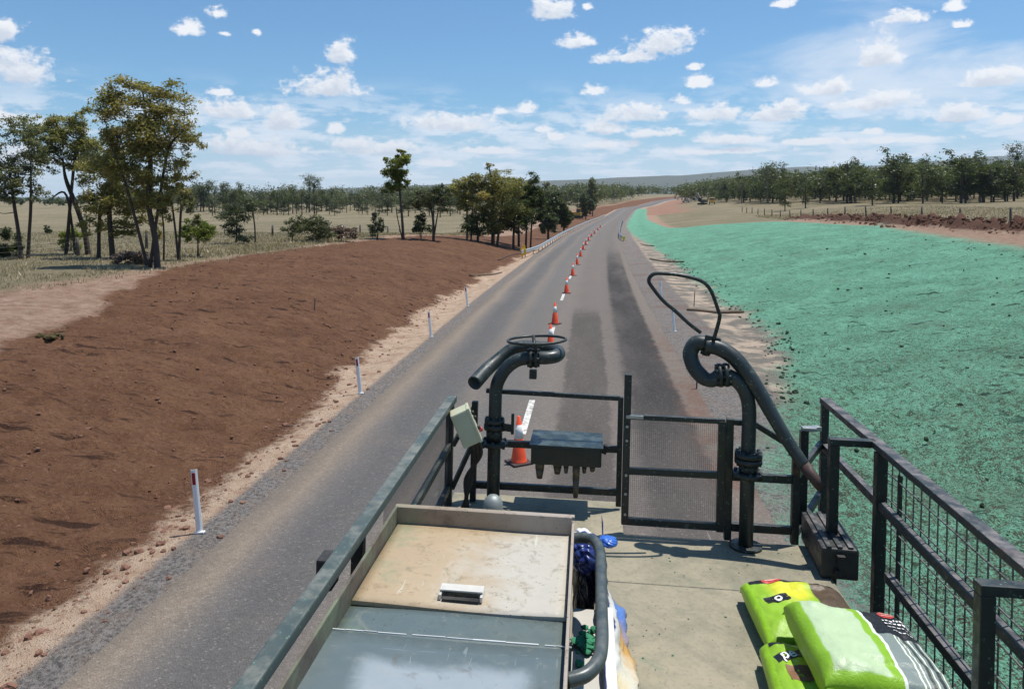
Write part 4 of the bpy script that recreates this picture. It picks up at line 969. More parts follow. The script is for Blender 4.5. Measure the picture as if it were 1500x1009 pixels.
def empty_sack():
    na, nb = 60, 24; A, B = np.meshgrid(np.linspace(0, 1, na), np.linspace(0, 1, nb), indexing='ij')
    y = 2.75 + A * 1.30; fold = .035 * fbm(A * 5 + 3, B * 2.5, 3) + .015 * fbm(A * 14, B * 6, 2)
    x = .055 + .06 * B + .16 * B ** 3 * (1 - .55 * A) + fold * (.4 + B); z = .50 * (1 - B ** .55) * (.55 + .45 * A) + .006 + np.abs(fold) * .7
    k = na * nb; V = np.stack([x, y, z], -1).reshape(-1, 3)
    q = (np.arange(na - 1)[:, None] * nb + np.arange(nb - 1)[None]).ravel(); Q = np.stack([q, q + 1, q + nb + 1, q + nb], 1)
    o = np_mesh('empty_sack', V, Q, mat=sack_multi(), smooth=True); attr(o.data, 'a', A.ravel()); attr(o.data, 'b', B.ravel())
    md = o.modifiers.new('solid', 'SOLIDIFY'); md.thickness = .002
    return o
o = empty_sack(); on_deck(o, (0, 0, 0)); tag(o, 'empty blue and white printed sack hanging down onto the deck beside the grab rail', 'sack')
bm = bmesh.new(); box(bm, (.005, 3.12, .13), (.17, .95, .24), bev=.012)
o = obj('carton', bm, plain('pale_carton', (.47, .45, .40), .7, .15, 8)); on_deck(o, (0, 0, .012)); tag(o, 'pale carton wedged under the bent grab rail next to hatch box', 'carton')
obj('carton_flap', (lambda b_: (box(b_, (.075, 3.12, .262), (.05, .93, .012), bev=.004), b_)[1])(bmesh.new()), plain('white_flap', (.66, .65, .62), .7, .1), o)
def spill():
    bm = bmesh.new(); r = random.Random(18)
    for k in range(70):
        c = (r.uniform(.25, 1.34), 2.7 + 2.35 * r.random() ** .7, .003); q = r.random()
        if q < .25: c = (1.0 + r.gauss(0, .18), 4.85 + r.gauss(0, .12), .003)
        t = bmesh.new(); bmesh.ops.create_icosphere(t, subdivisions=1, radius=r.uniform(.002, .006))
        for v in t.verts: v.co = Vector((v.co.x * r.uniform(.8, 1.6), v.co.y * r.uniform(.7, 1.4), v.co.z * .5)) + Vector(c)
        merge(bm, t)
    return bm
def clumps():
    bm = bmesh.new(); r = random.Random(8)
    for k in range(44):
        c = (r.uniform(-.07, .05), 3.28 + r.gauss(0, .055), .262 + abs(r.gauss(0, .008)))
        t = bmesh.new(); bmesh.ops.create_icosphere(t, subdivisions=2, radius=r.uniform(.008, .022))
        for v in t.verts: v.co = Vector((v.co.x * r.uniform(.8, 1.5), v.co.y * r.uniform(.7, 1.3), v.co.z * .6)) + Vector(c)
        merge(bm, t)
    return bm
o = obj('mulch', clumps(), plain('green_mulch', (.03, .20, .10), .9, .6, 40)); on_deck(o, (0, 0, .012)); tag(o, 'spilled bright green mulch clumps on the pale carton', 'mulch', None, 'stuff')

o = obj('mulch', spill(), plain('dried_mulch', (.09, .20, .12), .95, .7, 60)); on_deck(o, (0, 0, 0)); tag(o, 'scattered specks of dried green mulch on the deck', None, None, 'stuff')

# ------------------------------------------------------------------ roadside furniture
M_ORANGE = plain('cone_orange', (.86, .085, .020), .45, .12, 8); M_CWHITE = plain('cone_band', (.66, .66, .62), .5, .15, 8); M_CBASE = plain('cone_base', (.05, .03, .028), .7, .3, 8)
def make_cone():
    o = empty('traffic_cone')
    b = bmesh.new(); lathe(b, [(.165, .03), (.155, .05), (.1375, .13), (.031, .90), (.022, .905)], 24); obj('cone_body', b, M_ORANGE, o)
    b = bmesh.new(); lathe(b, [(.0905, .48), (.0545, .742)], 24); obj('reflective_band', b, M_CWHITE, o)
    b = bmesh.new(); box(b, (0, 0, .018), (.42, .42, .036), bev=.012); obj('cone_base', b, M_CBASE, o)
    return o
cone0 = make_cone()
cpx = [(760, 679), (806.5, 514), (813, 475), (830, 430), (839, 404), (845.5, 388), (850.5, 376), (854.5, 366), (858.3, 359), (862.3, 352.8), (866.5, 347), (870.8, 342.5), (876, 337.5), (879.5, 333.5)]
word = ['orange traffic cone nearest the truck, seen through the front rail beside the junction box', 'second orange traffic cone from the truck, behind the hand ring', 'third orange traffic cone from the truck, just past the hand ring',
        'fourth orange cone from the truck, near a white dash'] + ['%s orange cone from the truck in the centre line row' % w for w in ('fifth', 'sixth', 'seventh', 'eighth', 'ninth', 'tenth', 'eleventh', 'twelfth', 'thirteenth', 'fourteenth')]
for k, ((x, y), w) in enumerate(zip(cpx, word)):
    o = cone0 if k == 0 else copy_tree(cone0); p = place(x, y)
    o.location = (p.x, p.y, float(roadz(su(p.x, p.y)[0])) + .016); o.rotation_euler = (0, 0, random.uniform(0, 1.5)); tag(o, w, 'traffic cone', 'traffic cones along the centre line')

M_POST = plain('guide_post_white', (.84, .83, .80), .5, .12, 7); M_REFL = plain('red_reflector', (.28, .012, .02), .25); M_REFW = plain('white_reflector', (.55, .55, .55), .2)
def make_post(red=True):
    o = empty('guide_post')
    b = bmesh.new(); sec = [(-.052, .006), (-.03, -.012), (0, -.018), (.03, -.012), (.052, .006), (.052, .012), (.03, -.004), (0, -.010), (-.03, -.004), (-.052, .012)]
    lo = [b.verts.new((x, y, 0)) for x, y in sec]; hi = [b.verts.new((x, y, .98)) for x, y in sec]
    for k in range(10): b.faces.new((lo[k], lo[(k + 1) % 10], hi[(k + 1) % 10], hi[k]))
    for q in ((0, 1, 8, 9), (1, 2, 7, 8), (2, 3, 6, 7), (3, 4, 5, 6)): b.faces.new([hi[k] for k in q])
    obj('post_blade', b, M_POST, o)
    b = bmesh.new(); box(b, (0, -.021, .84), (.05, .008, .18), bev=.003); obj('reflector', b, M_REFL if red else M_REFW, o)
    b = bmesh.new(); box(b, (.01, 0, .018), (.15, .07, .03), bev=.01); obj('ground_collar', b, M_POST, o)
    return o
gp0 = make_post(); gp1 = make_post(False)
gps = [(292, 781, 5.5, 'white guide post with a red reflector nearest the truck on the brown bank side', True), (528, 577, 6, 'white guide post second from the truck on the sandy strip beside the brown bank', True),
       (631.5, 494, 5.5, 'small white guide post third from the truck beside the brown bank', True), (685, 449, 6, 'farthest small white guide post beside the brown bank', True),
       (988, 486, 5, 'white guide post framed low in the cannon hand loop', False), (969, 440, 4, 'white guide post behind the upper part of the cannon hand loop', False)]
fr = fw = True
for x, y, lean, lab, red in gps:
    src = gp0 if red else gp1
    if red: o = src if fr else copy_tree(src); fr = False
    else: o = src if fw else copy_tree(src); fw = False
    p = place(x, y); o.location = (p.x, p.y, p.z); o.rotation_euler = (0, -R(lean), -YAW); tag(o, lab, 'guide post', 'guide posts along the road')

M_WBEAM = plain('guardrail_zinc', (.50, .51, .50), .42, .15, 2, .35); M_YEL = plain('yellow_terminal', (.72, .43, .03), .5, .15, 6)
def barrier(u0, s0, s1, side, label, flare):
    o = empty('guard_rail'); X, Y = xy(s0, u0); o.location = (float(X), float(Y), 0)
    def pt(s, du, z):
        X, Y = xy(s, u0 + du); return Vector((float(X), float(Y), float(roadz(s)) + z)) - o.location
    sec = [(0, .42), (.05, .46), (.05, .53), (0, .57), (0, .60), (.05, .64), (.05, .71), (0, .75)]
    sl_ = list(np.arange(s0, s1, 3.0)); b = bmesh.new(); prev = None
    for s in sl_:
        fl = flare * max(0, 1 - (s - s0) / 12) ** 2
        row = [b.verts.new(pt(s, side * d + fl, z)) for d, z in sec] + [b.verts.new(pt(s, side * (d - .02) + fl, z)) for d, z in sec[::-1]]
        if prev:
            for k in range(len(row)): b.faces.new((prev[k], prev[(k + 1) % len(row)], row[(k + 1) % len(row)], row[k]))
        prev = row
    obj('beam', b, M_WBEAM, o)
    b = bmesh.new(); box(b, (0, 0, .40), (.09, .12, .86), bev=.006); p0 = obj('post', b, M_GALV, o); first = True
    for s in np.arange(s0 + 2, s1, 4.0)[:60]:
        p = p0 if first else p0.copy()
        if not first: COL.objects.link(p); p.parent = o
        first = False; fl = flare * max(0, 1 - (s - s0) / 12) ** 2; p.location = pt(s, -side * .08 + fl, 0)
    tag(o, label, 'guard rail'); return o, pt
g, pt = barrier(-5.85, 73, 300, 1, 'long galvanised guard rail with yellow terminal along the left road edge', -.9)
b = bmesh.new(); q = pt(74, -.8, 0); box(b, q + Vector((0, 0, .55)), (.55, .10, .62), bev=.03); box(b, q + Vector((.05, .1, 1.0)), (.30, .06, .34), bev=.02); box(b, q + Vector((-.1, .1, .15)), (.12, .12, .4)); obj('end_terminal', b, M_YEL, g)
b = bmesh.new(); tube(b, smooth_path([pt(73, -.9, .5), pt(70.5, -1.7, .42), pt(68.5, -2.6, .12), pt(66.5, -4.2, .05)], 5), .05, 8); obj('end_cable', b, M_RUST, g)
g, pt = barrier(2.95, 108, 215, -1, 'short galvanised guard rail with a yellow end where road meets the green bank', .5)
b = bmesh.new(); q = pt(108, .45, 0); box(b, q + Vector((0, -.05, .50)), (.36, .10, .50), bev=.03); box(b, q + Vector((0, 0, .15)), (.14, .14, .5)); obj('end_terminal', b, plain('yellow_green_terminal', (.75, .62, .06), .5), g)

M_WOOD = plain('weathered_post', (.10, .085, .07), .9, .4, 9); M_WIRE = plain('fence_wire', (.10, .095, .09), .6)
def fence(pts, label, h, group=None, wires=(.35, .65, .95, 1.2)):
    o = empty('paddock_fence', pts[0]); o0 = Vector(pts[0])
    b = bmesh.new(); tube(b, [(0, 0, -.4), (0, 0, h * .6), (.02, 0, h)], [.11, .10, .09], 8); p0 = obj('post', b, M_WOOD, o)
    for k, p in enumerate(pts):
        q = p0 if k == 0 else p0.copy()
        if k: COL.objects.link(q); q.parent = o
        q.location = Vector(p) - o0; q.rotation_euler = (random.uniform(-.05, .05), random.uniform(-.05, .05), k); q.scale = (1, 1, random.uniform(.92, 1.08))
    b = bmesh.new()
    for z in wires: tube(b, [Vector(p) - o0 + Vector((0, 0, z * h / 1.3)) for p in pts], .007, 4, False)
    obj('wire', b, M_WIRE, o); tag(o, label, 'fence'); return o
fp = []
for k in range(22):
    s = 44 + k * 9.7 + (-20); X, Y = xy(s, 36.2); fp.append((float(X), float(Y), ground(X, Y)))
fence(fp, 'post and wire paddock fence behind the soil windrow above the green bank', 1.5)
fp = []
for s in np.arange(14, 130, 7.5):
    X, Y = xy(s, -29 - .03 * s); fp.append((float(X), float(Y), ground(X, Y)))
fence(fp, 'old post and wire fence in dry grass among the gum trees', 1.15)
# marker stakes and the logs that check the drain
for x, y, h, lab in ((1017, 449, .75, 'thin dark marker stake in the sandy drain beside the green bank'), (1021, 570, .7, 'short dark stake at the road edge behind the cannon swivel'), (461, 455 + 0, .5, 'short pale stake stuck in the brown bank')):
    p = place(x, y); b = bmesh.new(); box(b, (0, 0, h / 2 - .1), (.035, .035, h + .2), Euler((.03, .05, 0)), .004); o = obj('marker_stake', b, M_WOOD); o.location = p; tag(o, lab, 'stake')
M_SOCK = plain('hessian_log', (.14, .095, .06), .95, .35, 12)
for (xa, ya), (xb, yb), lab in (((1006, 455), (1090, 458), 'brown erosion log across the sandy drain nearest the truck'), ((952, 380), (1002, 384), 'middle brown erosion log across the sandy drain'), ((938, 358), (958, 361), 'farthest brown erosion log at the foot of the green bank'), ((688, 404), (735, 400), 'thin branch like erosion log on the sandy strip beside the brown bank')):
    a, c = place(xa, ya), place(xb, yb); pts = [a.lerp(c, k / 10) for k in range(11)]; pts = [Vector((p.x, p.y, ground(p.x, p.y) + .05)) for p in pts]
    b = bmesh.new(); tube(b, [p - a for p in pts], [.05] + [random.uniform(.06, .085) for _ in range(9)] + [.05], 10); o = obj('erosion_log', b, M_SOCK); o.location = a; tag(o, lab, 'erosion log', 'erosion logs in the drains')

# ------------------------------------------------------------------ vegetation
def leaf_material(name, stops, trans=.48, rough=.42):
    m, t, out = mat(name)
    tone = t.attr('tone'); oi = t.new('ShaderNodeObjectInfo').outputs['Random']
    c = t.ramp(tone, stops)
    c = t.mix(t.math('MULTIPLY', oi, .40), c, t.mix(1, c, (1.35, 1.05, .75), 'MULTIPLY'))
    b = t.n['Principled BSDF']; t.put(b.inputs['Base Color'], c); b.inputs['Roughness'].default_value = rough; b.inputs['Specular IOR Level'].default_value = .35
    tr = t.new('ShaderNodeBsdfTranslucent'); t.put(tr.inputs['Color'], t.mix(1, c, (1.15, 1.2, .7), 'MULTIPLY'))
    ms = t.new('ShaderNodeMixShader'); ms.inputs[0].default_value = trans
    t.l.new(b.outputs[0], ms.inputs[1]); t.l.new(tr.outputs[0], ms.inputs[2]); t.l.new(ms.outputs[0], t.n['Material Output'].inputs['Surface'])
    return m
L_GUM = leaf_material('gum_leaves', [(0, (0.090, 0.100, 0.036)), (.3, (0.179, 0.186, 0.067)), (.6, (0.275, 0.262, 0.102)), (.85, (0.371, 0.301, 0.134)), (1, (0.435, 0.256, 0.122))], .50)
L_PALE = leaf_material('pale_gum_leaves', [(0, (0.068, 0.081, 0.041)), (.5, (0.162, 0.176, 0.095)), (1, (0.351, 0.338, 0.203))])
L_DARK = leaf_material('dark_leaves', [(0, (0.027, 0.039, 0.017)), (.5, (0.060, 0.083, 0.030)), (1, (0.128, 0.147, 0.053))])
L_LIME = leaf_material('bright_shrub_leaves', [(0, (0.075, 0.105, 0.022)), (.5, (0.150, 0.195, 0.038)), (1, (0.270, 0.285, 0.068))])
L_GREY = leaf_material('grey_forest_leaves', [(0, (0.043, 0.056, 0.031)), (.5, (0.090, 0.109, 0.059)), (1, (0.163, 0.174, 0.096))])
L_FOR = leaf_material('forest_leaves', [(0, (0.035, 0.051, 0.021)), (.5, (0.077, 0.102, 0.038)), (1, (0.147, 0.160, 0.064))])
L_TWIG = leaf_material('dry_twigs', [(0, (.08, .055, .04)), (.5, (.15, .11, .085)), (1, (.24, .19, .15))], .1)
M_BARK = plain('dark_bark', (.055, .040, .030), .9, .4, 7); M_BARKP = plain('pale_bark', (.24, .19, .15), .85, .35, 6)

def leaves(cen, rad, n, size, rng, droop=.5, tone0=None):
    """n small leaf faces gathered about the given twig ends"""
    k = len(cen); w = np.prod(rad, 1) ** .6; idx = rng.choice(k, n, p=w / w.sum())
    d = rng.normal(size=(n, 3)); d /= np.linalg.norm(d, axis=1)[:, None]; r = rng.random(n) ** .6
    P = cen[idx] + d * rad[idx] * (r * (.75 + .5 * rng.random(n)))[:, None]
    u = rng.normal(size=(n, 3)); u[:, 2] = u[:, 2] * .6 - droop * .5; u /= np.linalg.norm(u, axis=1)[:, None]
    v = np.cross(u, rng.normal(size=(n, 3))); v[:, 2] *= .55; v /= np.linalg.norm(v, axis=1)[:, None]
    L = size * rng.uniform(.6, 1.35, n)[:, None]; Wd = L * rng.uniform(.32, .55, n)[:, None]
    V = np.stack([P - u * L * .5, P + v * Wd * .5, P + u * L * .5, P - v * Wd * .5], 1).reshape(-1, 3)
    ct = rng.random(k) if tone0 is None else tone0
    T = np.clip(.55 * ct[idx] + .45 * rng.random(n) + rng.normal(0, .06, n), 0, 1)
    return V, np.repeat(T, 4)
def crown_mesh(name, clumps, n, size, m, rng, depth=.85, sub=9, droop=.5, tight=.33):
    cs = []; rs = []; tn = []
    for (x, y, z, rx, rz) in clumps:
        ry = (rx * .6 + rz * .4) * depth * 1.1; base = rng.random()
        for _ in range(max(4, int(sub * 1.25 * (rx * rz) ** .5 + 3))):
            d = rng.normal(size=3); d /= np.linalg.norm(d); q = rng.random() ** .42
            cs.append((x + d[0] * rx * q, y + d[1] * ry * q, z + d[2] * rz * q)); s = rng.uniform(.26, .52) * tight / .33
            rs.append((max(rx * s, size), max(ry * s, size), max(rz * s * .75, size * .8))); tn.append(np.clip(base * .5 + rng.random() * .5, 0, 1))
    cs, rs, tn = np.array(cs), np.array(rs), np.array(tn)
    V, T = leaves(cs, rs, n, size, rng, droop, tn); Q = np.arange(len(V)).reshape(-1, 4)
    me = np_mesh(name, V, Q, mat=m, mesh_only=True); attr(me, 'tone', T)
    return me, cs
def trunk_mesh(name, trunks, cs, m, rng, nb=18, r0=.02):
    b = bmesh.new()
    for pts, ra, rb in trunks:
        sp = smooth_path(pts, 6); tube(b, sp, [ra * 1.25, ra, ra * .85 + rb * .15, rb], 9)
    allp = [(p, ra) for pts, ra, rb in trunks for p in smooth_path(pts, 6)]
    for c in cs[rng.choice(len(cs), min(nb, len(cs)), replace=False)] if nb else []:
        c = Vector(c); best = min(allp, key=lambda q: (q[0] - c).length + max(0, q[0].z - c.z + .12 * (q[0] - c).length) * 3)
        p, ra = best; mid = p.lerp(c, .5) + Vector((0, 0, -.10 * (c - p).length)) + Vector(rng.normal(0, .05, 3) * (c - p).length)
        L = (c - p).length; rr = min(ra * .5, r0 + .012 * L); tube(b, smooth_path([p, mid, c], 4), [rr, rr * .6, r0 * .4], 5)
    me = bpy.data.meshes.new(name); b.normal_update(); b.to_mesh(me); b.free(); me.materials.append(m); return me

def tree(px, Y, py_base, top, clumps, n, size, leafm, label, cat='tree', group=None, trunks=None, bark=M_BARK, nb=18, tr=.13, seed=0, name='gum_tree', depth=.85, droop=.5, sub=9, tight=.33):
    """a tree whose clumps are measured in photo pixels about its foot, built at its true size Y metres away"""
    rng = np.random.default_rng(seed + 100); k = Y / F
    p = Vector(((px - CX) * k, Y, 0)); p.z = ground(p.x, p.y)
    y0 = CY + (CH - p.z) / k                     # image row of its foot
    C = []
    for (cx, cy, rx, ry) in clumps:
        if name == 'shrub': rx, ry = rx * 1.2, ry * 1.15
        C.append(((cx - px) * k, rng.uniform(-.4, .4) * rx * k * depth, (y0 - cy) * k, rx * k, ry * k))
    me, cs = crown_mesh('crown', C, int(n * 1.1), size * 1.08, leafm, rng, depth, sub, droop, tight)
    if trunks is None:
        zt = max(c[2] for c in C); xt = np.mean([c[0] for c in C])
        trunks = [([(0, 0, -.2), (.1 * xt, 0, zt * .3), (.45 * xt, .1, zt * .65), (xt * .8, 0, zt)], tr, tr * .25)]
    else:
        trunks = [([((x - px) * k, d, (y0 - y) * k if i else -.2) for i, (x, y, d) in enumerate(T)], a, b) for T, a, b in trunks]
    tm = trunk_mesh('trunk', trunks, cs, bark, rng, nb, .012 if Y < 120 else .03)
    o = empty(name, p); link(bpy.data.objects.new('trunk', tm), o); link(bpy.data.objects.new('crown', me), o)
    return tag(o, label, cat, group)

# the group of gums on the left
tree(231, 39.5, 386, 105, [(205, 125, 42, 24), (180, 150, 40, 32), (235, 150, 42, 34), (255, 190, 38, 34), (205, 190, 50, 40), (165, 200, 30, 40), (280, 205, 20, 22), (215, 240, 45, 28), (262, 240, 30, 24), (250, 275, 30, 20), (190, 265, 36, 26), (215, 285, 34, 22), (160, 235, 30, 30), (240, 305, 26, 16), (225, 210, 50, 40)], 27000, .15, L_GUM,
     'tallest gum tree with rust tinged crown and dark trunk by the brown bank', trunks=[([(231, 386, 0), (226, 350, .1), (218, 300, 0), (219, 240, .1), (212, 180, .2), (206, 130, .2)], .13, .03), ([(219, 270, 0), (240, 230, .3), (262, 195, .3)], .07, .02), ([(218, 310, 0), (190, 270, -.4), (172, 220, -.5)], .07, .02)], nb=46, seed=1)
tree(130, 48, 376, 155, [(100, 185, 24, 22), (122, 205, 26, 26), (85, 220, 24, 22), (70, 240, 20, 14), (128, 170, 18, 14), (60, 215, 26, 24), (118, 235, 28, 18), (95, 200, 34, 30), (135, 220, 30, 34), (45, 190, 24, 18), (70, 185, 24, 18)], 15000, .16, L_GUM,
     'gum tree with a crooked forked dark trunk, left of the tallest gum', trunks=[([(130, 376, 0), (124, 340, 0), (111, 300, 0), (95, 262, .1), (90, 235, .2)], .14, .04), ([(111, 303, 0), (95, 287, .2), (72, 290, .3)], .07, .03), ([(95, 262, .1), (110, 230, 0), (122, 200, 0)], .09, .03)], nb=30, seed=2)
tree(166, 45, 374, 200, [(160, 250, 30, 30), (140, 290, 26, 30), (180, 290, 30, 30), (150, 325, 30, 20), (195, 320, 24, 20), (130, 335, 18, 16), (178, 338, 24, 14), (222, 300, 20, 22), (225, 335, 14, 16), (205, 270, 30, 32), (172, 225, 30, 26), (145, 255, 34, 34), (165, 300, 40, 30)], 17000, .16, L_GUM,
     'dense low crowned gum tree with a short thick dark trunk, just behind the tallest gum', trunks=[([(166, 374, 0), (162, 340, 0), (160, 290, 0), (165, 235, 0)], .14, .03), ([(138, 372, .5), (140, 330, .4), (146, 280, .2)], .10, .03)], nb=26, seed=3)
tree(32, 44, 383, 205, [(20, 190, 30, 22), (45, 205, 22, 18), (10, 240, 24, 28), (35, 262, 26, 24), (0, 285, 26, 22), (52, 285, 20, 16), (30, 225, 32, 26), (20, 270, 34, 22), (-25, 220, 26, 30), (-30, 265, 26, 30)], 13000, .14, L_PALE,
     'pale grey leaved gum with two thin trunks at the left edge', trunks=[([(32, 383, 0), (27, 340, 0), (20, 295, 0), (12, 240, 0)], .10, .03), ([(36, 383, .3), (38, 345, .3), (42, 300, .2), (45, 240, 0)], .09, .03)], nb=26, seed=4)
tree(262, 44, 362, 250, [(258, 285, 20, 20), (275, 300, 13, 18), (242, 305, 14, 18), (262, 262, 15, 12), (285, 325, 9, 12)], 3600, .15, L_PALE,
     'thin many stemmed young gum right of the tallest gum', trunks=[([(262, 364, 0), (256, 330, 0), (250, 285, 0)], .06, .02), ([(262, 364, 0), (263, 325, .1), (268, 270, 0)], .07, .02), ([(242, 366, -.2), (240, 340, 0), (236, 300, 0)], .05, .02)], nb=22, seed=5)
tree(290, 47, 362, 315, [(290, 338, 20, 20), (302, 346, 12, 13), (275, 345, 12, 14)], 6000, .12, L_LIME, 'round bright green shrub between the thin gum and the two toned shrub', 'shrub', trunks=[([(290, 362, 0), (290, 340, 0)], .05, .02)], nb=6, seed=6, name='shrub')
tree(14, 45, 390, 340, [(12, 362, 18, 24), (24, 375, 12, 14), (0, 372, 14, 18)], 5200, .12, L_DARK, 'dark dense shrub under the pale gum at the left edge', 'shrub', trunks=[([(14, 388, 0), (14, 360, 0)], .05, .02)], nb=6, seed=7, name='shrub')
tree(70, 78, 352, 328, [(69, 342, 6, 7), (69, 335, 4, 6)], 900, .14, L_DARK, 'small cone shaped bush alone in the left paddock', 'bush', trunks=[([(70, 352, 0), (69, 338, 0)], .05, .02)], nb=3, seed=8, name='bush')
tree(104, 52, 366, 330, [(104, 348, 16, 14), (95, 354, 10, 10)], 3200, .13, L_LIME, 'bright shrub showing behind the crooked trunk', 'shrub', trunks=[([(104, 364, 0), (104, 350, 0)], .05, .02)], nb=5, seed=9, name='shrub')
tree(200, 41, 384, 366, [(195, 378, 26, 9), (215, 381, 16, 6), (175, 381, 12, 5)], 3400, .14, L_TWIG, 'low grey brush heaped at the foot of the tallest gum', 'brush', trunks=[([(200, 386, 0), (200, 378, 0)], .03, .01)], nb=8, seed=10, name='brush', tight=.5)
tree(355, 62, 358, 290, [(350, 312, 26, 14), (370, 302, 18, 10), (340, 330, 16, 14), (352, 345, 16, 12), (335, 310, 12, 10)], 4600, .17, L_GREY, 'two toned spreading shrub with thin leaning stems in the left paddock', 'shrub', trunks=[([(345, 358, 0), (347, 335, 0), (345, 305, 0)], .06, .02), ([(374, 358, 0), (373, 330, 0), (368, 300, 0)], .06, .02)], nb=16, seed=11, name='shrub')
tree(430, 66, 352, 310, [(428, 332, 13, 12), (442, 326, 14, 12)], 2200, .17, L_GREY, 'grey green shrub on the left of the row of paddock shrubs', 'shrub', nb=8, seed=12, tr=.05, name='shrub', trunks=[([(428, 352, 0), (430, 330, 0)], .05, .02)])
tree(466, 66, 352, 314, [(462, 333, 22, 17), (478, 338, 13, 12)], 3400, .17, L_GREY, 'wide rounded shrub in the middle of the row of paddock shrubs', 'shrub', nb=8, seed=13, name='shrub', trunks=[([(464, 352, 0), (466, 332, 0)], .05, .02)])
tree(502, 67, 350, 322, [(498, 338, 22, 11), (515, 340, 14, 9)], 2000, .18, L_TWIG, 'leafless pinkish bush right of the rounded paddock shrub', 'bush', nb=14, seed=14, name='bush', trunks=[([(500, 350, 0), (500, 336, 0)], .03, .01)])
tree(553, 72, 346, 305, [(552, 326, 9, 16), (549, 336, 9, 9)], 1600, .18, L_GREY, 'narrow upright shrub left of the slender tree', 'shrub', nb=6, seed=15, name='shrub', trunks=[([(553, 346, 0), (552, 322, 0)], .05, .02)])
tree(591, 74, 346, 216, [(582, 236, 17, 18), (576, 258, 18, 18), (588, 270, 13, 12), (572, 275, 13, 10), (590, 226, 10, 9)], 6500, .22, L_LIME, 'tall slender tree with bright crown high on a thin trunk', trunks=[([(591, 347, 0), (589, 320, 0), (586, 285, 0), (582, 240, 0)], .12, .03), ([(590, 335, 0), (582, 318, 0), (580, 300, 0)], .05, .02)], nb=22, seed=16, name='tree')
tree(617, 76, 346, 305, [(616, 326, 12, 17)], 1900, .2, L_DARK, 'dark shrub at the foot of the spreading tree', 'shrub', nb=6, seed=17, name='shrub', trunks=[([(617, 346, 0), (616, 325, 0)], .05, .02)])
tree(635, 75, 346, 266, [(628, 292, 22, 18), (645, 285, 18, 15), (612, 298, 14, 12), (652, 300, 10, 11)], 4600, .22, L_GREY, 'spreading tree with dark forked trunk right of the slender tree', trunks=[([(635, 347, 0), (634, 318, 0), (625, 285, 0)], .12, .03), ([(634, 318, 0), (645, 290, 0)], .08, .03)], nb=18, seed=18, name='tree')
tree(684, 84, 346, 250, [(684, 268, 22, 14), (672, 280, 18, 14), (695, 285, 18, 16), (680, 298, 14, 10)], 5200, .25, L_GUM, 'rusty crowned tree with bare pale stems at left of the dark thicket', trunks=[([(684, 345, 0), (684, 310, 0), (682, 270, 0)], .10, .03), ([(690, 345, 0), (692, 305, 0), (692, 280, 0)], .09, .03)], nb=16, seed=19, bark=M_BARKP, name='tree')
tree(726, 84, 347, 238, [(722, 258, 26, 16), (735, 275, 30, 22), (712, 292, 26, 24), (740, 310, 28, 24), (718, 325, 24, 18), (716, 244, 8, 5), (702, 270, 18, 14)], 14000, .23, L_GUM, 'largest tree of the dark thicket with a tuft of sprigs on top', trunks=[([(722, 347, 0), (722, 310, 0), (720, 270, 0), (716, 242, 0)], .17, .02), ([(728, 347, 0), (734, 310, 0), (738, 280, 0)], .12, .03)], nb=30, seed=20, name='tree')
tree(752, 85, 347, 280, [(750, 318, 24, 22), (768, 310, 14, 20), (735, 332, 18, 14), (764, 330, 14, 13)], 7000, .22, L_DARK, 'dense dark low tree in the middle of the thicket', nb=12, seed=21, name='tree')
tree(778, 88, 344, 250, [(776, 268, 16, 14), (782, 285, 20, 16), (768, 290, 16, 14), (790, 305, 16, 16), (778, 322, 16, 12)], 7000, .24, L_DARK, 'tree with grey green crown at right end of the dark thicket', nb=20, seed=22, name='tree', trunks=[([(770, 344, 0), (772, 315, 0), (774, 270, 0)], .11, .03), ([(777, 344, .5), (780, 310, .3), (784, 285, .2)], .09, .03)])
tree(700, 83, 347, 300, [(697, 322, 20, 18), (708, 332, 16, 14), (690, 336, 14, 12)], 3600, .22, L_DARK, 'dark shrub filling the foot of the thicket below the rusty crowned tree', 'shrub', nb=8, seed=24, name='shrub')
tree(760, 90, 344, 260, [(758, 275, 20, 16), (748, 290, 20, 18), (765, 300, 18, 14)], 4600, .24, L_GUM, 'olive tree standing behind the dense low tree of the thicket', nb=14, seed=25, name='tree')
k_ = 0
for (px, Y, w, hgt, lm, lab) in ((803, 118, 16, 46, L_GREY, 'rounded olive tree first right of the thicket'), (814, 150, 15, 62, L_DARK, 'taller dark tree behind the rounded olive tree'), (826, 150, 13, 44, L_FOR, 'small olive tree left of the yellow dozer'), (800, 175, 18, 66, L_GREY, 'pale topped tree standing tall behind the thicket'),
                                 (858, 260, 14, 40, L_GREY, 'grey tree beyond the yellow dozer'), (868, 300, 9, 60, L_PALE, 'tall sparse pale tree rising above the far bend')):
    C = [(px + dx * w, 0, 0, 0) for dx in (0,)]; k = Y / F; fy = CY + (CH - ground((px - CX) * k, Y)) / k
    tree(px, Y, fy, 0, [(px, fy - hgt * .78, w * .6, hgt * .2), (px - w * .4, fy - hgt * .55, w * .6, hgt * .22), (px + w * .4, fy - hgt * .52, w * .6, hgt * .22), (px, fy - hgt * .35, w * .7, hgt * .2)], 3200, .10 + Y * .0022, lm, lab, nb=14, seed=30 + k_, tr=.16, name='tree'); k_ += 1

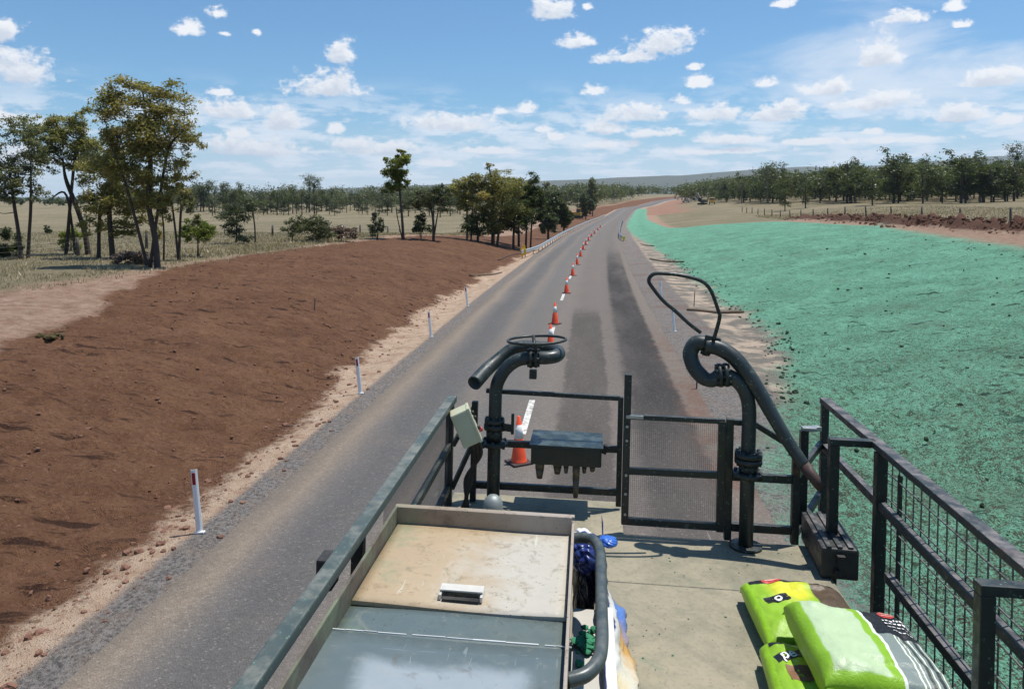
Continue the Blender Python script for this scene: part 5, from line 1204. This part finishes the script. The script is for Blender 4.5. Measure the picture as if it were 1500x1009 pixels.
# prototypes of the woodland trees: each is built once, then copied
def proto_tree(seed, H, lm, n, size, wide=.30, bare=.35, bark=M_BARK):
    rng = np.random.default_rng(seed); C = []
    for j in range(int(rng.integers(6, 10))):
        z = H * rng.uniform(bare + .12, .9); w = H * wide * (1.15 - abs(z / H - .62) * 1.2)
        C.append((rng.uniform(-.6, .6) * w, rng.uniform(-.6, .6) * w, z, w * rng.uniform(.55, .9), H * rng.uniform(.11, .20)))
    me, cs = crown_mesh('crown', C, int(n * 1.05), size * 1.05, lm, rng, .95, 3.0, .3, .42)
    tm = trunk_mesh('trunk', [([(0, 0, -.5), (.1, 0, H * .3), (rng.uniform(-.4, .4), .2, H * .6), (rng.uniform(-.5, .5), 0, H * .88)], H * .018, .04)], cs, bark, rng, 9, .04)
    return me, tm
PRO = [proto_tree(200 + i, H, lm, n, sz, wd, ba, bk) for i, (H, lm, n, sz, wd, ba, bk) in enumerate((
    (12, L_FOR, 1700, .62, .32, .10, M_BARK), (13, L_FOR, 1700, .62, .28, .16, M_BARK), (11, L_DARK, 1700, .60, .36, .05, M_BARK), (12.5, L_FOR, 1500, .62, .34, .22, M_BARKP), (10, L_GREY, 1500, .60, .36, .08, M_BARK), (14, L_GREY, 1100, .60, .24, .34, M_BARKP),
    (15, L_GREY, 800, .55, .20, .45, M_BARK), (13, L_DARK, 1500, .6, .28, .12, M_BARK)))]
def put_tree(i, px, Y, sc, label, group, rnd, name='gum_tree', dz=0):
    me, tm = PRO[i]; X = (px - CX) / F * Y
    o = empty(name, (X, Y, ground(X, Y) + dz), (0, 0, rnd.uniform(0, 6.28))); o.scale = (sc * rnd.uniform(.9, 1.15), sc * rnd.uniform(.9, 1.15), sc)
    link(bpy.data.objects.new('trunk', tm), o); link(bpy.data.objects.new('crown', me), o); tag(o, label, 'tree', group); return o
rnd = random.Random(12)
# a line of tall trees beyond the left paddock
for k in range(58):
    px = 268 + (572 - 268) * (k + rnd.uniform(-.4, .4)) / 57; Y = rnd.uniform(270, 350)
    env = .72 + .22 * math.sin(px * .045) + .16 * math.sin(px * .11 + 1)
    put_tree(rnd.choice((2, 4, 4, 5, 6, 7, 6)), px, Y, env * rnd.uniform(.7, 1.12), 'distant grey green tree in the line beyond the left paddock', 'trees in the line beyond the left paddock', rnd)
for k in range(40):
    px = 566 + (960 - 566) * (k + rnd.uniform(-.4, .4)) / 39; Y = rnd.uniform(230, 340) if px < 830 else rnd.uniform(330, 520)
    s_, u_ = su((px - CX) / F * Y, Y)
    if u_ > -22: continue
    put_tree(rnd.choice((0, 2, 4, 7)), px, Y, rnd.uniform(.5, .85), 'distant olive tree in the wood left of the far road bend', 'trees left of the far road bend', rnd)
n_r = 0
while n_r < 185:
    f_ = rnd.random(); px = rnd.uniform(1040, 1530) if rnd.random() < .8 else rnd.uniform(930, 1150)
    Y = 192 + 330 * f_ ** 2.0
    if px < 1120: Y = max(Y, 250 + (1120 - px) * 1.2)
    s_, u_ = su((px - CX) / F * Y, Y)
    if u_ < 36 + (Y > 330) * 10: continue
    X_ = (px - CX) / F * Y
    if CY + F * (CH - ground(X_, Y)) / Y > 298.5: continue
    put_tree(rnd.choice((0, 1, 2, 3, 0, 2, 4, 5, 7)), px, Y, rnd.uniform(.72, 1.08) * (1.12 if px < 1350 else 1), 'olive green gum tree in the wood covering the right hand rise', 'gum trees in the wood on the right', rnd); n_r += 1
for px, Y, i, sc in ((1410, 235, 5, 1.08), (1490, 240, 6, 1.08), (1252, 280, 5, 1.05), (1132, 300, 6, 1.0)):
    put_tree(i, px, Y, sc, {1410: 'tall tree standing above the wood, second from the right edge', 1490: 'tall spiky tree above the wood at the right edge', 1252: 'tall tree above the middle of the right wood', 1132: 'tall tree at the left end of the right wood'}[px], 'gum trees in the wood on the right', rnd)
put_tree(2, 1150, 205, .62, 'small dark round tree standing in front of the right wood, left one', 'gum trees in the wood on the right', rnd); put_tree(7, 1180, 215, .6, 'small dark tree in front of the right wood beside the round one', 'gum trees in the wood on the right', rnd); put_tree(2, 1278, 200, .8, 'broad dark tree at the front of the right wood', 'gum trees in the wood on the right', rnd)

def forest(name, n, yr, pxr, hr, cond, seed, lm, nl=34, leaf=1.5):
    rng = np.random.default_rng(seed); C = []; Rr = []; T = []
    while len(C) < n:
        Y = rng.uniform(*yr); px = rng.uniform(*pxr); X = (px - CX) / F * Y; s, u = su(X, Y)
        if not cond(s, u, px, Y): continue
        h = rng.uniform(*hr); z = ground(X, Y); C.append((X, Y, z + h * .58)); w = h * rng.uniform(.26, .4); Rr.append((w, w, h * .42)); T.append(rng.random())
    V, t_ = leaves(np.array(C), np.array(Rr), n * nl, leaf, rng, .1, np.array(T)); me = np_mesh(name, V, np.arange(len(V)).reshape(-1, 4), mat=lm, mesh_only=True); attr(me, 'tone', t_)
    return tag(link(bpy.data.objects.new(name, me)), {'far_forest': 'continuous far eucalypt wood along the skyline', 'far_scrub': 'low dark scrub line beyond the left paddock'}[name], None, None, 'stuff')
wood = lambda s, u, px, Y: u > 45 or u < -45 or s > 950
forest('far_forest', 1250, (225, 500), (985, 1900), (7, 12.5), lambda s, u, px, Y: u > 44 and (px > 1120 or Y > 250 + (1120 - px) * 1.2) and CY + F * (CH - ground((px - CX) / F * Y, Y)) / Y < 299, 4, L_FOR, 230, .95)
forest('far_forest', 1000, (215, 420), (960, 1800), (2.5, 6.5), lambda s, u, px, Y: u > 40 and (px > 1120 or Y > 250 + (1120 - px) * 1.2) and CY + F * (CH - ground((px - CX) / F * Y, Y)) / Y < 297.5, 14, L_FOR, 110, .7)
forest('far_forest', 800, (480, 760), (830, 1260), (10, 16), lambda s, u, px, Y: abs(u) > 24, 9, L_FOR, 110, 1.5)
forest('far_forest', 2600, (500, 1900), (560, 1900), (9, 15), wood, 5, L_FOR, 64, 2.2)
forest('far_forest', 330, (340, 470), (225, 900), (7, 12.5), lambda s, u, px, Y: u < -40, 8, L_GREY, 150, 1.0)
forest('far_scrub', 1100, (420, 800), (-500, 640), (3, 5.5), lambda s, u, px, Y: u < -60, 6, L_DARK, 50, 1.5)

# ------------------------------------------------------------------ hills on the skyline
def hills():
    prof_ = [(-900, 292), (-300, 290), (200, 288), (500, 276), (700, 268), (860, 263), (930, 259), (1000, 257), (1060, 252), (1110, 248), (1150, 246), (1185, 244), (1230, 247), (1290, 242), (1350, 237), (1400, 234), (1445, 229), (1500, 228), (1600, 232), (1900, 225), (2600, 250), (4500, 270)]
    px = np.linspace(-900, 4500, 260); yy = np.interp(px, [p[0] for p in prof_], [p[1] for p in prof_])
    V = []; D = 6300.0
    for j, (dd, k) in enumerate(((4300, 0), (5000, .35), (5700, .72), (6300, 1), (6900, .6), (7600, 0))):
        X = (px - CX) / F * dd; z = np.maximum((CH + (CY - yy) / F * D) * k, -2) + (fbm(px * .012 + j * 3, px * 0 + j, 4) * 26 * (0 < k)) * (k < 1) + fbm(px * .05, px * 0 + j, 3) * 6 * (k > 0)
        V.append(np.stack([X, np.full_like(X, dd), z - (3 if k == 0 else 0)], -1))
    V = np.concatenate(V); n = 260; q = (np.arange(5)[:, None] * n + np.arange(n - 1)[None]).ravel()
    m, t, out = mat('hill_scrub'); P = t.coord(); c = t.mix(t.noise(.012, 6, .65, P), (.045, .055, .028), (.12, .115, .06)); out(c, .95, None, None, .1)
    tag(np_mesh('hills', V, np.stack([q, q + 1, q + n + 1, q + n], 1), mat=m, smooth=True), kind='structure')
hills()

# ------------------------------------------------------------------ dry grass, soil lumps, windrow rubble (nobody could count these)
def grass(name, label, gen, n, hr, stops, seed, wdt=.012):
    rng = np.random.default_rng(seed); s, u = gen(rng, n); X, Y = xy(s, u); Z = gz(s, u); n = len(X)
    h = rng.uniform(*hr, n) * rng.uniform(.6, 1.2, n); a = rng.uniform(0, 6.28, n); lean = rng.normal(0, .35, (n, 2)) * h[:, None]; w = wdt * (1 + Y / 25)
    B = np.stack([X, Y, Z - .03], -1); d = np.stack([np.cos(a) * w, np.sin(a) * w, np.zeros(n)], -1)
    V = np.stack([B - d, B + d, B + np.stack([lean[:, 0], lean[:, 1], h], -1)], 1).reshape(-1, 3)
    me = np_mesh(name, V, tris=np.arange(len(V)).reshape(-1, 3), mat=leaf_material(name + '_blades', stops, .2), mesh_only=True); attr(me, 'tone', np.repeat(np.clip(rng.random(n) * .6 + .4 * fbm(X * .3, Y * .3, 2) + .2, 0, 1), 3))
    return tag(link(bpy.data.objects.new(name, me)), label, None, None, 'stuff')
STRAW = [(0, (.18, .16, .085)), (.4, (.32, .27, .16)), (.75, (.45, .37, .24)), (1, (.55, .46, .32))]
def gen_left(rng, n):
    s = 14 + 70 * rng.random(n * 3) ** 1.3; u = -20.4 - 36 * rng.random(n * 3) ** 1.5
    keep = (fbm(s * .25, u * .25, 3) > -.22) & ((u < -22.0) | (rng.random(n * 3) < .2)); return s[keep][:n], u[keep][:n]
grass('dry_grass', 'dry straw coloured grass in the left paddock under the gums', gen_left, 60000, (.06, .26), STRAW, 21, .010)
def gen_edge(rng, n):
    s = rng.uniform(48, 130, n * 2); u = -21.5 - 6 * rng.random(n * 2) + (s > 80) * (s - 80) * .1; return s[:n], u[:n]
grass('dry_grass', 'dry grass fringe along the top of the brown bank', gen_edge, 12000, (.1, .32), STRAW, 22)
def gen_r(rng, n):
    s = rng.uniform(40, 190, n); u = 33.5 + 40 * rng.random(n) ** 1.4; return s, u
grass('dry_grass', 'dry grass behind the soil windrow above the green bank', gen_r, 16000, (.12, .35), STRAW, 23)
def lumps(name, label, pts, m, seed, squash=.7):
    rng = np.random.default_rng(seed); t = bmesh.new(); bmesh.ops.create_icosphere(t, subdivisions=2, radius=1); P0 = np.array([v.co[:] for v in t.verts]); F0 = np.array([[v.index for v in f.verts] for f in t.faces]); t.free()
    V = []; Fs = []; k = 0
    for (x, y, z, r) in pts:
        o = rng.uniform(0, 99); d = 1 + .55 * fbm(P0[:, 0] * 1.3 + o, P0[:, 1] * 1.3 + P0[:, 2] * 1.7 + o, 2); sc = r * rng.uniform(.6, 1.4, 3); sc[2] *= squash
        V.append(P0 * d[:, None] * sc + (x, y, z)); Fs.append(F0 + k); k += len(P0)
    return tag(np_mesh(name, np.concatenate(V), tris=np.concatenate(Fs), mat=m), label, None, None, 'stuff')
def soil(name, a, b):
    m, t, out = mat(name); P = t.coord(); n = t.noise(5, 6, .7, P); out(t.mix(n, a, b), .95, t.bump(t.noise(22, 5, .7, P), .6, .05), None, .1); return m
M_CLOD = soil('brown_clods', (.11, .052, .032), (.27, .15, .095)); M_RUB = soil('windrow_soil', (.07, .034, .024), (.22, .115, .075)); M_STONE = soil('road_pebbles', (.16, .10, .07), (.40, .30, .22))
rng = np.random.default_rng(31); pts = []
for _ in range(2600):
    s = 6 + 44 * rng.random() ** 1.5; a, b = float(bl_t(s)), float(br_t(s)); u = b - (b - a) * rng.random() ** 1.6; X, Y = xy(s, u); r = .008 + .028 * rng.random() ** 4 * (1 + s * .03); pts.append((float(X), float(Y), float(gz(s, u)) + r * .1, r))
lumps('soil_clods', 'loose brown soil clods over the brown bank', pts, M_CLOD, 32)
pts = []
for _ in range(1300):
    s = 6 + 40 * rng.random() ** 1.6; u = float(br_t(s)) + rng.normal(.1, .45); X, Y = xy(s, u); r = .010 + .05 * rng.random() ** 5; pts.append((float(X), float(Y), float(gz(s, u)) + r * .3, r))
lumps('soil_rubble', 'small red lumps and pebbles along the foot of the brown bank', pts, soil('red_lumps', (.12, .05, .033), (.34, .20, .14)), 33)
pts = []
for _ in range(3000):
    s = 40 + 95 * rng.random(); w = .5 + .5 * (1 - sstep(90, 135, s)); u = 31.6 + .5 * math.sin(s * .35) + rng.normal(0, .75); X, Y = xy(s, u); h = 1.1 * math.exp(-((u - 31.6) / 1.1) ** 2) * float(w)
    r = (.05 + .17 * rng.random() ** 2.5) * float(w); pts.append((float(X), float(Y), float(gz(s, u)) + h * rng.random() + r * .2, r))
lumps('windrow_rubble', 'ridge of dumped brown soil clods below the paddock fence', pts, M_RUB, 34, .8)
pts = []
for _ in range(700):
    s = 12 + 50 * rng.random() ** 1.4; a, b = float(gi_t(s)), float(go_t(s)); u = a + (b - a) * rng.random(); X, Y = xy(s, u); r = .015 + .06 * rng.random() ** 5; pts.append((float(X), float(Y), float(gz(s, u)) + r * .2, r))
for _ in range(900):
    s = 20 + 60 * rng.random() ** 1.4; u = float(gi_t(s)) + rng.normal(.15, .35); X, Y = xy(s, u); r = .012 + .06 * rng.random() ** 4; pts.append((float(X), float(Y), float(gz(s, u)) + r * .2, r))
lumps('mulched_clods', 'dark clods showing through the green sprayed bank', pts, soil('mulched_soil', (.035, .035, .022), (.08, .13, .085)), 35)
p = place(72, 497); lumps('grass_clump', 'dark tussock on the bare pinkish earth', [(p.x + random.gauss(0, .13), p.y + random.gauss(0, .1), p.z + .05 + random.random() * .06, .07) for _ in range(26)], soil('tussock', (.05, .045, .02), (.14, .11, .05)), 36)

# ------------------------------------------------------------------ machines of the far worksite
M_YELM = plain('machine_yellow', (.62, .36, .04), .5, .15, 3); M_MWHITE = plain('vehicle_white', (.62, .62, .60), .4, .1, 3); M_GLASS = plain('dark_glass', (.02, .025, .03), .1); M_TRACK = plain('track_steel', (.03, .028, .026), .7)
def machine(name, px, Y, rz, label, cat, parts, sc=1.0):
    X = (px - CX) / F * Y; o = empty(name, (X, Y, ground(X, Y) + .05), (0, 0, rz)); o.scale = (sc,) * 3
    for nm, m, fn in parts:
        b = bmesh.new(); fn(b); obj(nm, b, m, o)
    return tag(o, label, cat)
def tracks(b):
    for x in (-1.1, 1.1):
        for p, q in (((x, -1.5, .45), (x, 1.5, .45)),): box(b, (x, 0, .45), (.55, 3.9, .85), bev=.3)
machine('excavator', 1029, 360, .9, 'dark excavator with raised arm at the far worksite', 'excavator', [('track', M_TRACK, tracks), ('body', plain('machine_grey', (.07, .06, .055), .6), lambda b: (box(b, (0, -.6, 1.75), (2.5, 3.0, 1.3), bev=.15), cyl(b, (0, 0, .9), (0, 0, 1.2), .8))), ('cab', M_GLASS, lambda b: box(b, (-.75, .9, 2.3), (1.0, 1.5, 1.7), bev=.12)),
        ('boom', plain('boom_grey', (.30, .28, .25), .6), lambda b: (bar(b, (.3, .9, 1.9), (.3, 2.6, 5.4), .4, .6), bar(b, (.3, 2.6, 5.4), (.3, 4.3, 3.2), .35, .45))), ('bucket', M_TRACK, lambda b: box(b, (.3, 4.4, 2.7), (1.0, .9, .9), Euler((.4, 0, 0)), .15))])
machine('dump_truck', 1043, 350, 2.9, 'pale yellow dump truck at the far worksite beside the excavator', 'truck', [('tray', M_MWHITE, lambda b: (box(b, (0, -1.2, 2.0), (2.5, 4.4, 1.2), bev=.1), box(b, (0, .9, 2.75), (2.5, .3, .6), bev=.05))), ('cab', M_YELM, lambda b: (box(b, (0, 2.4, 1.9), (2.4, 1.9, 1.9), bev=.2), box(b, (0, 3.5, 1.3), (2.2, .6, .9), bev=.1))), ('windscreen', M_GLASS, lambda b: box(b, (0, 3.37, 2.3), (2.0, .05, .75), bev=.02)), ('chassis', M_TRACK, lambda b: box(b, (0, .2, .8), (1.0, 6.4, .4))),
        ('wheel', M_TYRE, lambda b: [cyl(b, (x - .2, y, .55), (x + .2, y, .55), .55, 16) for x in (-1.05, 1.05) for y in (-2.4, -1.1, 2.6)])])
machine('dozer', 845, 265, 1.2, 'yellow earthmover by the trees left of the far road', 'earthmover', [('track', M_TRACK, tracks), ('body', M_YELM, lambda b: (box(b, (0, .8, 1.5), (1.3, 2.2, 1.2), bev=.12), box(b, (0, -.9, 1.4), (2.0, 1.5, 1.1), bev=.12))), ('cab', M_GLASS, lambda b: box(b, (0, -.7, 2.5), (1.5, 1.4, 1.2), bev=.1)), ('cab_roof', M_YELM, lambda b: box(b, (0, -.7, 3.18), (1.7, 1.7, .14), bev=.05)), ('blade', M_YELM, lambda b: box(b, (0, 2.7, .8), (3.6, .25, 1.3), Euler((.15, 0, 0)), .05))])
for px, Y, rz, lab in ((1005, 560, 1.2, 'white utility vehicle parked left at the far worksite'), (1015, 575, 1.7, 'white utility vehicle parked right at the far worksite')):
    machine('utility_vehicle', px, Y, rz, lab, 'vehicle', [('body', M_MWHITE, lambda b: (box(b, (0, 0, .85), (1.9, 5.0, .7), bev=.12), box(b, (0, .5, 1.5), (1.7, 2.0, .75), bev=.2), box(b, (0, -1.5, 1.5), (1.8, 1.9, .9), bev=.06))), ('window', M_GLASS, lambda b: (box(b, (0, 1.45, 1.5), (1.4, .2, .45), Euler((.4, 0, 0)), .03), box(b, (0, .5, 1.55), (1.74, 1.4, .4), bev=.03))), ('wheel', M_TYRE, lambda b: [cyl(b, (x - .12, y, .38), (x + .12, y, .38), .38, 14) for x in (-.88, .88) for y in (-1.6, 1.6)])], 1.15)

# ------------------------------------------------------------------ air
def haze():
    bm = bmesh.new(); bmesh.ops.create_cube(bm, size=1)
    for v in bm.verts: v.co = Vector((v.co.x * 17000, v.co.y * 17000 + 0, -6 + (v.co.z + .5) * 520))
    m = bpy.data.materials.new('air'); m.use_nodes = True; n = m.node_tree.nodes; n.remove(n['Principled BSDF'])
    v = n.new('ShaderNodeVolumePrincipled'); v.inputs['Color'].default_value = (.74, .86, 1, 1); v.inputs['Density'].default_value = .00007; v.inputs['Anisotropy'].default_value = .2
    m.node_tree.links.new(v.outputs[0], n['Material Output'].inputs['Volume'])
    tag(obj('haze', bm, m), 'thin bluish air haze over the far hills', None, None, 'stuff')
haze()
S.cycles.volume_bounces = 0
